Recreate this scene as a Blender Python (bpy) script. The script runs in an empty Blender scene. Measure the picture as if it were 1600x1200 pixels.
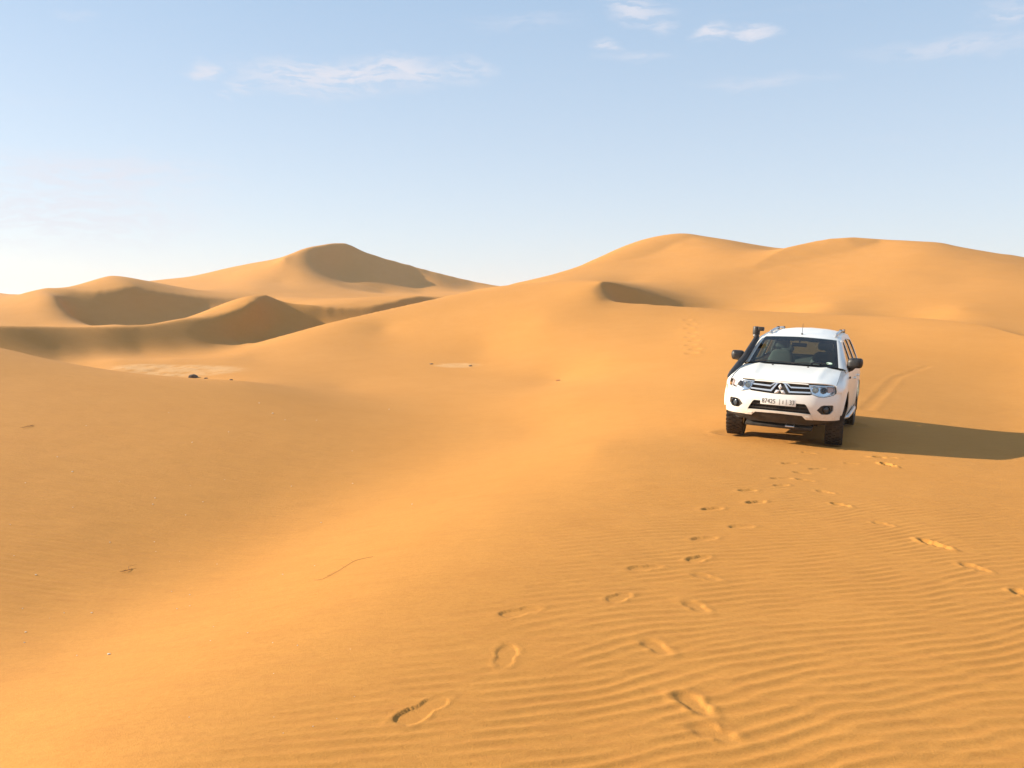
import bpy, bmesh, math, random
import numpy as np
from mathutils import Vector, Matrix, Euler
from mathutils.geometry import delaunay_2d_cdt
from mathutils.bvhtree import BVHTree

scene = bpy.context.scene
COL = scene.collection
rad = math.radians

# ------------------------------------------------------------------ camera
FOC, HOR, EYE = 1340.0, 475.0, 1.62          # focal length in photo pixels, horizon row, eye height (m)
PITCH = math.atan((600 - HOR) / FOC)
cam_data = bpy.data.cameras.new('camera')
cam_data.sensor_width = 36.0
cam_data.lens = FOC / 1600 * 36.0
cam_data.clip_start = 0.05
cam_data.clip_end = 6000
cam = bpy.data.objects.new('camera', cam_data)
COL.objects.link(cam)
cam.location = (0, 0, EYE)
cam.rotation_euler = (math.pi / 2 - PITCH, 0, 0)
scene.camera = cam

# ------------------------------------------------------------------ light
SUN_EL, SUN_AZ = 24.0, 169.0     # azimuth: direction towards the sun, degrees counter-clockwise from +X
sd = bpy.data.lights.new('sun', 'SUN')
sd.energy = 4.8
sd.angle = rad(0.53)
sd.color = (1.0, 0.90, 0.74)
sun = bpy.data.objects.new('sun', sd)
COL.objects.link(sun)
to_sun = Vector((math.cos(rad(SUN_AZ)) * math.cos(rad(SUN_EL)), math.sin(rad(SUN_AZ)) * math.cos(rad(SUN_EL)), math.sin(rad(SUN_EL))))
sun.rotation_euler = to_sun.to_track_quat('Z', 'Y').to_euler()
sun.location = to_sun * 60

scene.view_settings.view_transform = 'Standard'
scene.view_settings.look = 'None'
scene.view_settings.exposure = 1.02
scene.view_settings.gamma = 1.0
scene.view_settings.use_curve_mapping = False


class NT:
    """small helper to write node trees"""
    def __init__(self, tree):
        self.t = tree
        tree.nodes.clear()

    def n(self, typ, ins=None, **props):
        nd = self.t.nodes.new(typ)
        for k, v in props.items():
            setattr(nd, k, v)
        for k, v in (ins or {}).items():
            s = nd.inputs[k]
            if isinstance(v, bpy.types.NodeSocket):
                self.t.links.new(v, s)
            else:
                s.default_value = v
        return nd

    def math(self, op, a, b=None, c=None, clamp=False):
        nd = self.n('ShaderNodeMath', operation=op, use_clamp=clamp)
        for i, v in enumerate((a, b, c)):
            if v is None:
                continue
            if isinstance(v, bpy.types.NodeSocket):
                self.t.links.new(v, nd.inputs[i])
            else:
                nd.inputs[i].default_value = v
        return nd.outputs[0]

    def vec(self, op, a, b=None):
        nd = self.n('ShaderNodeVectorMath', operation=op)
        for i, v in enumerate((a, b)):
            if v is None:
                continue
            if isinstance(v, bpy.types.NodeSocket):
                self.t.links.new(v, nd.inputs[i])
            else:
                nd.inputs[i].default_value = v
        return nd.outputs[0] if op not in ('DOT_PRODUCT', 'LENGTH', 'DISTANCE') else nd.outputs['Value']

    def mix(self, fac, a, b, blend='MIX'):
        nd = self.n('ShaderNodeMix', data_type='RGBA', blend_type=blend)
        for s, v in ((nd.inputs[0], fac), (nd.inputs[6], a), (nd.inputs[7], b)):
            if isinstance(v, bpy.types.NodeSocket):
                self.t.links.new(v, s)
            else:
                s.default_value = v
        return nd.outputs[2]

    def noise(self, vec, scale, detail=3, rough=0.5, out=0, dims='3D'):
        return self.n('ShaderNodeTexNoise', {'Vector': vec, 'Scale': scale, 'Detail': detail, 'Roughness': rough}, noise_dimensions=dims).outputs[out]

    def ramp(self, v, a, b, lo=0.0, hi=1.0, smooth=True):
        nd = self.n('ShaderNodeMapRange', {'Value': v, 'From Min': a, 'From Max': b, 'To Min': lo, 'To Max': hi},
                    interpolation_type='SMOOTHSTEP' if smooth else 'LINEAR')
        return nd.outputs[0]


FW = np.array([0, math.cos(PITCH), -math.sin(PITCH)])
UP = np.array([0, math.sin(PITCH), math.cos(PITCH)])


def ray(px, py):
    return FW + np.array([1.0, 0, 0]) * (px - 800) / FOC + UP * (600 - py) / FOC


def spot(px, py, d):
    """point of the place seen at photo pixel (px, py), d metres away horizontally (world z)"""
    v = ray(px, py)
    v = v * d / math.hypot(v[0], v[1])
    return np.array([v[0], v[1], v[2] + EYE])


def make_world():
    w = bpy.data.worlds.new('World')
    scene.world = w
    w.use_nodes = True
    N = NT(w.node_tree)
    tc = N.n('ShaderNodeTexCoord').outputs['Generated']
    sky = N.n('ShaderNodeTexSky', sky_type='NISHITA', sun_disc=False, sun_elevation=rad(SUN_EL),
              sun_rotation=rad(90 - SUN_AZ), altitude=700, air_density=1.0, dust_density=2.2, ozone_density=1.6)
    # wispy clouds, all round: a flat cloud deck far overhead seen in perspective
    d = N.vec('NORMALIZE', tc)
    sep = N.n('ShaderNodeSeparateXYZ', {0: d})
    z = N.math('MAXIMUM', sep.outputs[2], 0.02)
    el = N.math('ARCSINE', sep.outputs[2])
    az = N.math('ARCTAN2', sep.outputs[0], sep.outputs[1])
    # morning haze: milky at the skyline, thinning upwards to the clear blue overhead
    up = N.ramp(el, 0.0, 0.42, 0.0, 1.0, smooth=False)
    up = N.math('POWER', up, .8)
    air = N.mix(up, SKY_LOW, SKY_HIGH)
    part = N.ramp(el, 0.30, 1.3, SKY_HAZE, 0.60)
    col = N.mix(part, sky.outputs[0], air)
    # the clouds of that morning: each at its own bearing and height (radians), feathered by noise
    comb = N.n('ShaderNodeCombineXYZ', {0: az, 1: N.math('MULTIPLY', el, 2.6), 2: 0.0}).outputs[0]
    wn = N.noise(comb, 9.0, 5, 0.6, out=1)
    wv = N.vec('MULTIPLY', N.vec('SUBTRACT', wn, (0.5, 0.5, 0.5)), (0.10, 0.10, 0.0))
    cv = N.vec('ADD', comb, wv)
    dens = None
    for (px, py, sx, sy, amp, tilt) in CLOUDS:
        v = ray(px, py)
        a0 = math.atan2(v[0], v[1]); e0 = math.atan2(v[2], math.hypot(v[0], v[1]))
        q = N.vec('SUBTRACT', cv, (a0, e0 * 2.6, 0))
        if tilt:
            q = N.n('ShaderNodeVectorRotate', {'Vector': q, 'Angle': tilt}, rotation_type='Z_AXIS').outputs[0]
        q = N.vec('MULTIPLY', q, (FOC / sx, FOC / sy / 2.6, 0))
        g = N.math('MULTIPLY', N.ramp(N.vec('LENGTH', q), 0.0, 1.0, 1.0, 0.0), amp)
        dens = g if dens is None else N.math('MAXIMUM', dens, g)
    fine = N.noise(N.vec('MULTIPLY', cv, (1.0, 1.7, 1)), 30.0, 6, 0.62)
    fine = N.ramp(fine, 0.36, 0.58)
    wisps = N.noise(N.vec('MULTIPLY', comb, (1.0, 2.2, 1)), 3.2, 6, 0.6)
    wisps = N.math('MULTIPLY', N.ramp(wisps, 0.58, 0.86), 0.16)
    dens = N.math('ADD', N.math('MULTIPLY', dens, N.math('ADD', N.math('MULTIPLY', fine, 0.9), 0.1)), wisps, clamp=True)
    col = N.mix(dens, col, CLOUD_COL)
    bg = N.n('ShaderNodeBackground', {'Color': col, 'Strength': SKY_STRENGTH})
    out = N.n('ShaderNodeOutputWorld')
    N.t.links.new(bg.outputs[0], out.inputs[0])


SKY_STRENGTH = 0.110
SKY_HAZE = 0.80
SKY_LOW = (3.7, 3.98, 4.25, 1)
SKY_HIGH = (1.62, 2.45, 3.5, 1)
CLOUD_COL = (3.5, 3.55, 3.95, 1)
# photo pixel, half width, half height (photo pixels), density, tilt (rad)
CLOUDS = [
    (545, 118, 210, 30, 0.95, -0.03), (470, 125, 130, 34, 0.8, 0.1), (620, 112, 150, 28, 0.9, 0.0), (735, 103, 60, 22, 0.55, 0.2),
    (313, 111, 36, 16, 0.8, 0), (382, 137, 34, 20, 0.6, -0.4), (350, 154, 20, 10, 0.5, 0), (455, 152, 28, 10, 0.5, 0),
    (985, 18, 52, 34, 0.75, -0.5), (1030, 42, 24, 16, 0.5, 0.3), (1115, 50, 42, 17, .9, 0.0), (1175, 46, 52, 14, 0.9, 0.2),
    (943, 72, 26, 12, 0.7, 0), (985, 88, 80, 10, 0.35, 0), (1565, 30, 60, 20, 0.55, 0), (1500, 75, 170, 18, 0.45, 0.08),
    (1190, 125, 120, 16, 0.35, 0.05), (820, 35, 110, 20, 0.25, 0), (150, 272, 240, 50, 0.75, 0.0), (90, 330, 300, 80, 0.7, 0.0),
    (130, 24, 40, 10, 0.2, 0),
]
make_world()

# ------------------------------------------------------------------ the car's stance (needed for the ground)
CAR_LOC = Vector((5.0677, 15.2124, -2.2068 + EYE))
CAR_ROT = Matrix.Rotation(rad(-25.205), 3, 'Z') @ Matrix.Rotation(rad(-0.643), 3, 'X') @ Matrix.Rotation(rad(2.658), 3, 'Y')


def car_point(x, y, z):
    return np.array(CAR_ROT @ Vector((x, y, z)) + CAR_LOC)


# ------------------------------------------------------------------ the dunes: one sheet of sand
def catmull(P, step):
    P = np.array(P, float)
    out = []
    for i in range(len(P) - 1):
        a, b, c, d = P[max(i - 1, 0)], P[i], P[i + 1], P[min(i + 2, len(P) - 1)]
        n = max(2, int(np.abs((c - b)[:2]).max() / step))
        t = np.linspace(0, 1, n, endpoint=False)[:, None]
        out.append(.5 * (2 * b + (c - a) * t + (2 * a - 5 * b + 4 * c - d) * t * t + (3 * b - 3 * c + d - a) * t ** 3))
    out.append(P[-1:])
    return np.concatenate(out)


# sharp crests: (photo pixel x, y, metres away)
def on_plane(px, py, x0, y0, z0, gx, gy):
    """metres from the eye to an evenly sloping stretch of sand seen at a photo pixel (z0: height from the eye at x0, y0)"""
    v = ray(px, py); v = v / math.hypot(v[0], v[1])
    return (z0 - gx * x0 - gy * y0) / (v[2] - gx * v[0] - gy * v[1])


def on_left(px, py):
    return (px, py, on_plane(px, py, -2.6, 7.0, -2.22, -.120, -.046))


def on_shoulder(px, py, dz=0.0):
    return (px, py, on_plane(px, py, 4.4, 14.0, -2.19 + dz, -.045, -.030))


def on_floor(px, py):
    return (px, py, on_plane(px, py, -10, 50, -3.45, -.028, 0.0))


def slip_top(px, py, foot_row, run=3.5):
    return (px, py, on_floor(px, foot_row)[2] + run)


LEFT_TOP = [(c, r, min(on_left(c, r)[2], 33)) for c, r in [(-260, 512), (-100, 530), (0, 545), (100, 566), (200, 582), (300, 591), (380, 596)]] + [(450, 602, 33), (530, 606, 36)]
CRESTS = [
    # tall peak far left-centre: crest comes down its right skyline, over the top and round the bowl
    [(800, 449, 285), (768, 445, 280), (720, 435, 276), (660, 420, 270), (590, 400, 264), (560, 389, 262), (540, 380, 260), (510, 383, 252), (480, 388, 245), (458, 396, 240), (443, 404, 234), (452, 414, 228), (470, 425, 221), (497, 440, 211), (540, 452, 202), (575, 457, 198), (610, 459, 197), (680, 459, 207), (740, 457, 225)],
    # low long dune in front of it
    [(-150, 512, 52), (0, 510, 58), (100, 511, 64), (180, 510, 67.3), (230, 508, 70.5), (290, 498, 76.0), (345, 493, 79.5), (383, 481, 82.5), (402, 471, 85.5), (412, 461, 91), (424, 464, 92), (450, 473, 92), (500, 480, 92), (560, 481, 95), (600, 475, 100), (650, 464, 112), (700, 465, 122), (775, 454, 140)],
    # small dune at the left edge with its S-shaped edge, running on into the second crest
    [(62, 512, 104), (84, 504, 108), (99, 492, 116), (100, 480, 124), (92, 466, 134), (80, 454, 143), (72, 450, 146), (100, 452, 145), (135, 457, 144), (170, 455, 146), (200, 449, 149), (240, 457, 151), (290, 463, 155), (340, 466, 160), (385, 466, 166)],
    # right-hand near crest behind the car, curling back round the hollow
    [(1750, 552, 38), (1600, 525, 46), (1540, 509, 52), (1450, 498, 58), (1300, 491, 66), (1100, 481, 72), (1000, 475, 74), (955, 471, 74.5), (936, 465, 75), (927, 458, 77), (931, 448, 81), (946, 440, 85), (1000, 455, 91), (1060, 470, 96), (1100, 477, 98)],
]
CRESTS.append([(395, 537, 73), (450, 522, 75), (520, 503, 78), (600, 485, 83), (700, 463, 92), (770, 449, 103), (820, 443, 100)])   # near edge of the pale slope
CRESTS.append([(1180, 413, 141), (1203, 400, 149), (1228, 388, 157), (1270, 378, 164), (1325, 371, 167), (1400, 375, 168)])   # edge between the two right-hand summits
CRESTS.append([(1085, 370, 182), (1060, 378, 177), (1025, 394, 168), (960, 410, 157), (900, 425, 147), (850, 436, 138)])
CRESTS.append([(1375, 376, 167), (1340, 388, 158), (1280, 402, 149), (1225, 413, 142), (1180, 424, 135)])
# rounded ridges / lines the sheet passes through
LINES = [
    [(410, 461.5, 92), (380, 471, 95), (345, 481, 94), (310, 491, 90), (285, 498, 83)],     # windward side of that crest
    [(172, 431, 168), (150, 438, 172), (130, 445, 175), (90, 452, 190)], [(172, 431, 168), (195, 437, 178), (215, 441, 185)],
    [(215, 441, 262), (260, 436, 268), (300, 432, 270), (350, 420, 265), (400, 410, 255), (436, 405, 242)],
    [(-120, 485, 150), (0, 467, 150), (40, 457, 150), (62, 452, 150)],
    [(820, 443, 100), (860, 440, 97), (905, 439, 91), (946, 440, 85)],
    # feet of the slip faces
    [(372, 530, 77.5), (420, 522, 82)],
    [(116, 503, 130), (130, 492, 134.5), (200, 492, 140), (290, 490, 147), (350, 480, 154.5), (390, 472, 162)],
    # right far dunes
    [(800, 444, 140), (880, 425, 150), (930, 405, 169), (980, 383, 180), (1025, 371, 183), (1070, 369, 182), (1125, 373, 185), (1180, 382, 190), (1228, 389, 196)],
    [(1400, 375, 168), (1465, 379, 168), (1500, 386, 167), (1560, 396, 165), (1600, 402, 165), (1780, 440, 160)],
    # near left slope: its top edge
    LEFT_TOP,
    [(-20, 457, 300), (10, 459, 300), (24, 464, 300)],
]
POINTS = [on_left(c, r) for c, r in [(0, 600), (0, 660), (0, 720), (0, 790), (0, 950), (130, 920), (240, 860), (330, 780), (420, 700), (500, 650), (120, 620), (120, 680), (120, 760), (120, 830), (0, 870), (-200, 860), (240, 640), (240, 700), (240, 790), (330, 640), (330, 700), (-200, 580), (-200, 680), (-200, 780), (-350, 600), (-350, 700), (-350, 850)]]
POINTS += [on_shoulder(c, r) for c, r in [(300, 1200), (600, 1200), (1000, 1200), (1400, 1200), (1800, 1200), (620, 1060), (900, 1060), (1250, 1060), (1650, 1060), (720, 930), (1000, 930), (1300, 930), (1650, 930), (880, 840), (1100, 840), (1350, 840), (1650, 840), (1000, 770), (1200, 770), (1450, 770), (1750, 770), (2000, 900)]]
POINTS += [on_shoulder(c, r, -.05) for c, r in [(100, 1180), (420, 1020), (580, 920), (760, 800), (930, 700)]]
POINTS += [
    (1080, 612, 22.5), (1150, 572, 31), (1600, 690, 17.9), (1450, 700, 15.0), (1600, 640, 24), (1450, 620, 24.5), (1600, 575, 35), (1400, 560, 36), (1250, 540, 40), (1150, 520, 48), (1350, 520, 49), (1500, 535, 43), (2100, 700, 18.5), (2100, 600, 30), (1240, 590, 26),
    (610, 615, 32), (690, 602, 37), (900, 620, 24.5),
    # the basin floor (hard pan)
    *[on_floor(c, r) for c in (180, 270, 360) for r in (562, 570, 578)], on_floor(380, 552), (400, 560, 55), (670, 572, 48.5), (750, 570, 49), (560, 582, 45), (820, 590, 40), (870, 594, 38), 
    (395, 545, 64), (600, 545, 60), (760, 545, 57),
    # pale slope up to the crest behind the car
    (950, 560, 42), (1050, 520, 53), (850, 500, 64), (700, 510, 69), (950, 490, 66), (600, 515, 72), (1100, 560, 36),
    # between the far dunes
    (40, 492, 116), (0, 500, 112), (180, 506, 100), (300, 494, 110), (380, 474, 120),
    (600, 458, 224), (660, 458, 234), (560, 448, 223), (715, 452, 253), (740, 451, 264), (530, 425, 244), (500, 400, 246), (640, 435, 257), (400, 450, 190), (300, 455, 200), (440, 440, 212), (350, 440, 225), (450, 463, 172), (500, 466, 170), (560, 470, 165), (620, 471, 165), (430, 465, 140),
    (985, 440, 126), (1100, 430, 130), (1100, 455, 112), (880, 437, 118), (1300, 440, 120), (1500, 440, 115), (1300, 475, 88), (1500, 482, 80), (1600, 500, 74), (1180, 460, 110), (1200, 440, 124), (1400, 460, 101), (1600, 450, 106), (1900, 480, 90),
]
# hidden ground: photo column, metres away, height relative to the eye
HIDDEN = [(980, 79, -1.3), (1010, 81.5, -1.7), (1045, 85, -1.7), (1080, 88, -1.6), (1110, 90, -1.5), (960, 78.5, 0.3), (1200, 80, -1.4), (1400, 70, -1.7), (1600, 58, -1.9), *[(500 + 10 * k, 86 + .05 * k + .0065 * k ** 2.6, -2.8 + .08 * k ) for k in range(0, 21)], (770, 125, 0.5), (300, 102, -2.4), (150, 82, -2.9), (0, 80, -3.0), (412, 104, -0.9),
          (260, 39, -3.5), (120, 41, -3.4), (0, 45, -3.0), (-200, 45, -2.2), (60, 170, 1.0), (150, 200, 2.0), (250, 215, 3.0), (540, 320, 8), (1205, 176, 10.4), (400, 320, 6), (300, 330, 4), (700, 330, 3), (1070, 250, 8), (1400, 230, 6), (1600, 230, 4), (870, 190, 2.5)]
HIDDEN += [(c, d, -3.0 - d * .002) for c in range(-900, 2600, 250) for d in (480, 800, 1300)]
AXIS = [(-3.3, 3.9, -2.06), (-2.9, 5.4, -2.17), (-2.6, 7, -2.28), (-2.2, 9.5, -2.42), (-1.3, 13, -2.60), (.3, 18, -2.78)]     # bottom of the trough on the left
HIDDEN += [(c, 1.0, -EYE - 0.02) for c in range(-900, 2600, 300)] + [(c, 0.6, -EYE) for c in range(-900, 2600, 300)]
HIDDEN += [(-900, d, z) for d, z in ((2.5, -1.76), (4, -1.9), (6, -1.9), (8, -1.82), (11, -1.68), (15, -1.5), (20, -1.3), (40, -1.25), (70, -2.2), (110, 0), (160, 3), (260, 2))]
HIDDEN += [(2500, d, z) for d, z in ((5, -1.9), (10, -2.2), (20, -2.6), (40, -2.5), (70, -1.0), (110, 2), (160, 6), (260, 3))]

T_LIM = rad(60)
T0, DT, R0, DR = -T_LIM, rad(0.15), math.log(0.5), 0.008
NTH, NR = int(2 * T_LIM / DT) + 1, int((math.log(1500) - R0) / DR) + 1


def smooth01(x):
    x = np.clip(x, 0, 1)
    return x * x * (3 - 2 * x)


def solve_dunes():
    """piecewise thin plate in (bearing, log distance) through all control lines, free to crease along the crests"""
    pts, wts, crease = [], [], []
    for L in CRESTS:
        for p in catmull(L, 3.0):
            s = spot(*p); pts.append(s); wts.append(1.0); crease.append(s)
    for L in LINES:
        for p in catmull(L, 5.0):
            pts.append(spot(*p)); wts.append(0.7)
    for p in POINTS:
        s = spot(*p); pts.append(s); wts.append(.012 if s[0] < 1.5 and s[1] < 34 else .18 if 9 < s[1] < 62 else .03)
    for c, d, z in HIDDEN:
        th = math.atan2(c - 800, FOC); pts.append(np.array([math.sin(th) * d, math.cos(th) * d, z + EYE])); wts.append(1.0)
    for p in ((-150, 512, 52), (0, 510, 58), (50, 510.5, 61), (100, 511, 64), (140, 510.5, 65.8), (180, 510, 67.3), (205, 509, 68.9), (230, 508, 70.5), (260, 503, 73.3), (290, 498, 76), (318, 495, 77.8)):
        s = spot(*p); x = s[0] + 4.2; pts.append(np.array([x, s[1] - 1.6, EYE - 3.45 - .028 * (x + 10) - (.14 if p[0] > 120 else 0)])); wts.append(.7)   # foot of the low dark dune
    for x, y, z in AXIS:
        pts.append(np.array([x, y, z + EYE])); wts.append(.03)
    for x in (-.76, .76):
        for y in (-1.5, 1.3):
            pts.append(car_point(x, y, 0.0)); wts.append(8.0)
    pts = np.array(pts); wts = np.array(wts)
    th = np.arctan2(pts[:, 0], pts[:, 1]); lr = np.log(np.hypot(pts[:, 0], pts[:, 1])); zz = pts[:, 2]
    cr = np.array(crease); cth = np.arctan2(cr[:, 0], cr[:, 1]); clr = np.log(np.hypot(cr[:, 0], cr[:, 1]))
    z = None
    for lev in (8, 4, 2, 1):
        dt, dr = DT * lev, DR * lev
        nt, nr = (NTH - 1) // lev + 2, (NR - 1) // lev + 2
        u = (th - T0) / dt; v = (lr - R0) / dr
        ok = (u >= 0) & (u < nt - 1) & (v >= 0) & (v < nr - 1)
        u, v, zc, wt = u[ok], v[ok], zz[ok], wts[ok]
        i, j = u.astype(int), v.astype(int); a, b = u - i, v - j
        idx = np.stack([i * nr + j, (i + 1) * nr + j, i * nr + j + 1, (i + 1) * nr + j + 1], 1)
        cw = np.stack([(1 - a) * (1 - b), a * (1 - b), (1 - a) * b, a * b], 1)
        sc = 1.0 / np.exp(R0 + dr * np.arange(nr))                      # near ground counts in finer units
        lam = wt * 30.0
        bend = np.ones((nt, nr))
        cu = np.round((cth - T0) / dt).astype(int); cvv = np.round((clr - R0) / dr).astype(int)
        m = (cu >= 0) & (cu < nt) & (cvv >= 0) & (cvv < nr)
        bend[cu[m], cvv[m]] = 0.004
        S2 = 1.0
        rs = np.exp(R0 + dr * np.arange(nr))[None, :]
        mem = 0.012 * lev ** 0 * np.ones((1, nr))

        def op(x):
            # unknown x = height; energy scaled by 1/r^2 so every distance weighs alike
            y = np.zeros_like(x)
            s = 1.0 / rs
            xs = x * s
            g = np.zeros_like(x)
            e = (xs[2:] - 2 * xs[1:-1] + xs[:-2]) * bend[1:-1]
            g[2:] += e; g[1:-1] -= 2 * e; g[:-2] += e
            e = (xs[:, 2:] - 2 * xs[:, 1:-1] + xs[:, :-2]) * bend[:, 1:-1]
            g[:, 2:] += e; g[:, 1:-1] -= 2 * e; g[:, :-2] += e
            bm = np.minimum(np.minimum(bend[1:, 1:], bend[:-1, 1:]), np.minimum(bend[1:, :-1], bend[:-1, :-1]))
            e = (xs[1:, 1:] - xs[:-1, 1:] - xs[1:, :-1] + xs[:-1, :-1]) * 2 * bm
            g[1:, 1:] += e; g[:-1, 1:] -= e; g[1:, :-1] -= e; g[:-1, :-1] += e
            e = (xs[1:] - xs[:-1]) * mem
            g[1:] += e; g[:-1] -= e
            e = (xs[:, 1:] - xs[:, :-1]) * mem[:, 1:]
            g[:, 1:] += e; g[:, :-1] -= e
            f = xs.ravel()
            r = (f[idx] * cw).sum(1) * lam
            g += np.bincount(idx.ravel(), (r[:, None] * cw).ravel(), nt * nr).reshape(nt, nr)
            return g * s

        rc = np.exp(lr[ok])
        rhs = np.bincount(idx.ravel(), ((lam * zc / rc)[:, None] * cw).ravel(), nt * nr).reshape(nt, nr) / rs
        # work in scaled unknown q = z / r
        def opq(qv):
            return op(qv * rs) * rs
        bq = rhs * rs
        if z is None:
            q = np.zeros((nt, nr))
        else:
            pu = np.arange(nt) / 2.0; pv = np.arange(nr) / 2.0
            pi = np.minimum(pu.astype(int), z.shape[0] - 2); pj = np.minimum(pv.astype(int), z.shape[1] - 2)
            fa = (pu - pi)[:, None]; fb = (pv - pj)[None, :]
            q = (z[np.ix_(pi, pj)] * (1 - fa) * (1 - fb) + z[np.ix_(pi + 1, pj)] * fa * (1 - fb) + z[np.ix_(pi, pj + 1)] * (1 - fa) * fb + z[np.ix_(pi + 1, pj + 1)] * fa * fb)
        dg = np.bincount(idx.ravel(), (lam[:, None] * cw * cw).ravel(), nt * nr).reshape(nt, nr) + 16.0
        r = bq - opq(q); s_ = r / dg; p = s_.copy(); rz = (r * s_).sum()
        for it in range({8: 900, 4: 500, 2: 260, 1: 130}[lev]):
            Ap = opq(p); al = rz / (p * Ap).sum(); q += al * p; r -= al * Ap
            s_ = r / dg; rz2 = (r * s_).sum(); p = s_ + rz2 / rz * p; rz = rz2
        z = q
    
    far = smooth01((R0 + DR * np.arange(z.shape[1]) - math.log(48)) / .3)[None, :]
    for _ in range(1):                                            # wind-rounded edges on the far crests
        b = z.copy(); b[1:-1] = .5 * z[1:-1] + .25 * (z[2:] + z[:-2]); b2 = b.copy(); b2[:, 1:-1] = .5 * b[:, 1:-1] + .25 * (b[:, 2:] + b[:, :-2])
        z = z + (b2 - z) * far * .75
    # wind has smoothed the trough on the left into one long curve
    def gauss(a, s, ax):
        k = np.exp(-.5 * (np.arange(-3 * s, 3 * s + 1) / s) ** 2); k /= k.sum()
        p = np.pad(a, [(3 * s, 3 * s) if i == ax else (0, 0) for i in (0, 1)], mode='edge')
        return sum(k[i] * np.take(p, np.arange(i, i + a.shape[ax]), axis=ax) for i in range(len(k)))
    near = gauss(gauss(z, 24, 0), 10, 1)
    thv = np.degrees(T0 + DT * np.arange(z.shape[0]))[:, None]; rv = np.exp(R0 + DR * np.arange(z.shape[1]))[None, :]
    z = z + (near - z) * smooth01((10 - thv) / 14) * smooth01((26 - rv) / 8)
    return z[:NTH, :NR] * np.exp(R0 + DR * np.arange(NR))[None, :]


Z_GRID = solve_dunes()


def cubic_w(t):
    return [(-t + 2 * t * t - t ** 3) / 2, (2 - 5 * t * t + 3 * t ** 3) / 2, (t + 4 * t * t - 3 * t ** 3) / 2, (t ** 3 - t * t) / 2]


def dune_height(x, y):
    """smooth sand level at world (x, y) arrays"""
    r = np.maximum(np.hypot(x, y), 0.501); th = np.arctan2(x, y)
    tc = np.clip(th, -T_LIM * .98, T_LIM * .98)
    u = (tc - T0) / DT; v = np.clip((np.log(r) - R0) / DR, 0, NR - 1.001)
    i = np.clip(u.astype(int), 0, NTH - 2); j = np.clip(v.astype(int), 0, NR - 2)
    a = cubic_w(u - i); b = cubic_w(v - j)
    out = np.zeros_like(r)
    for m in range(4):
        ii = np.clip(i + m - 1, 0, NTH - 1)
        for n in range(4):
            jj = np.clip(j + n - 1, 0, NR - 1)
            out += a[m] * b[n] * Z_GRID[ii, jj]
    # beyond the view the sheet runs on into gentle low dunes
    k = np.clip((np.abs(th) - T_LIM * .98) / rad(45), 0, 1); k = k * k * (3 - 2 * k)
    far = -0.03 * np.minimum(r, 60) + 1.1 * np.sin(x * .05 + 1.3) * np.sin(y * .043) * np.clip(r / 40, 0, 1) + 3.0 * np.sin(x * .013) * np.cos(y * .017 + .6) * np.clip((r - 40) / 120, 0, 1)
    near = np.clip(r / 1.5, 0, 1)
    return (out * (1 - k) + far * k) * near + (1 - near) * np.mean(Z_GRID[:, 60])
def ground_hit(px, py):
    """where the sight line through a photo pixel meets the sand"""
    v = ray(px, py); v = v / math.hypot(v[0], v[1])
    d = np.exp(np.linspace(math.log(1.2), math.log(400), 4000))
    h = dune_height(v[0] * d, v[1] * d) - (EYE + v[2] * d)
    k = np.argmax(h > 0)
    k = max(k, 1)
    t = h[k - 1] / (h[k - 1] - h[k]) if h[k] != h[k - 1] else 0
    dd = d[k - 1] + (d[k] - d[k - 1]) * t
    return np.array([v[0] * dd, v[1] * dd])


BROW = np.array([ground_hit(*p) for p in [(120, 1190), (300, 1090), (430, 1010), (580, 920), (760, 800), (900, 720), (1000, 670), (1080, 620), (1120, 590)]])
_rr = np.random.RandomState(4)


def wave_field(x, y, lam, ang, spread, band, n, seed):
    """wind ripples: one band of wave trains whose phase keeps even height and forks like real ripples"""
    rs = np.random.RandomState(seed)
    re = np.zeros_like(x); im = np.zeros_like(x)
    for _ in range(n):
        k = 2 * math.pi / (lam * (1 + band * rs.randn()))
        t = ang + spread * rs.randn(); ph = rs.rand() * 6.283
        a = (k * math.cos(t)) * x + (k * math.sin(t)) * y + ph
        re += np.cos(a); im += np.sin(a)
    mag = np.hypot(re, im) / math.sqrt(n)
    return np.arctan2(im, re), mag


def value_noise(x, y, scale, seed):
    rs = np.random.RandomState(seed)
    T = rs.rand(256, 256)
    u = x * scale; v = y * scale
    i = np.floor(u).astype(int); j = np.floor(v).astype(int)
    a = smooth01(u - i); b = smooth01(v - j)
    g = lambda p, q: T[p & 255, q & 255]
    return g(i, j) * (1 - a) * (1 - b) + g(i + 1, j) * a * (1 - b) + g(i, j + 1) * (1 - a) * b + g(i + 1, j + 1) * a * b


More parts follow.
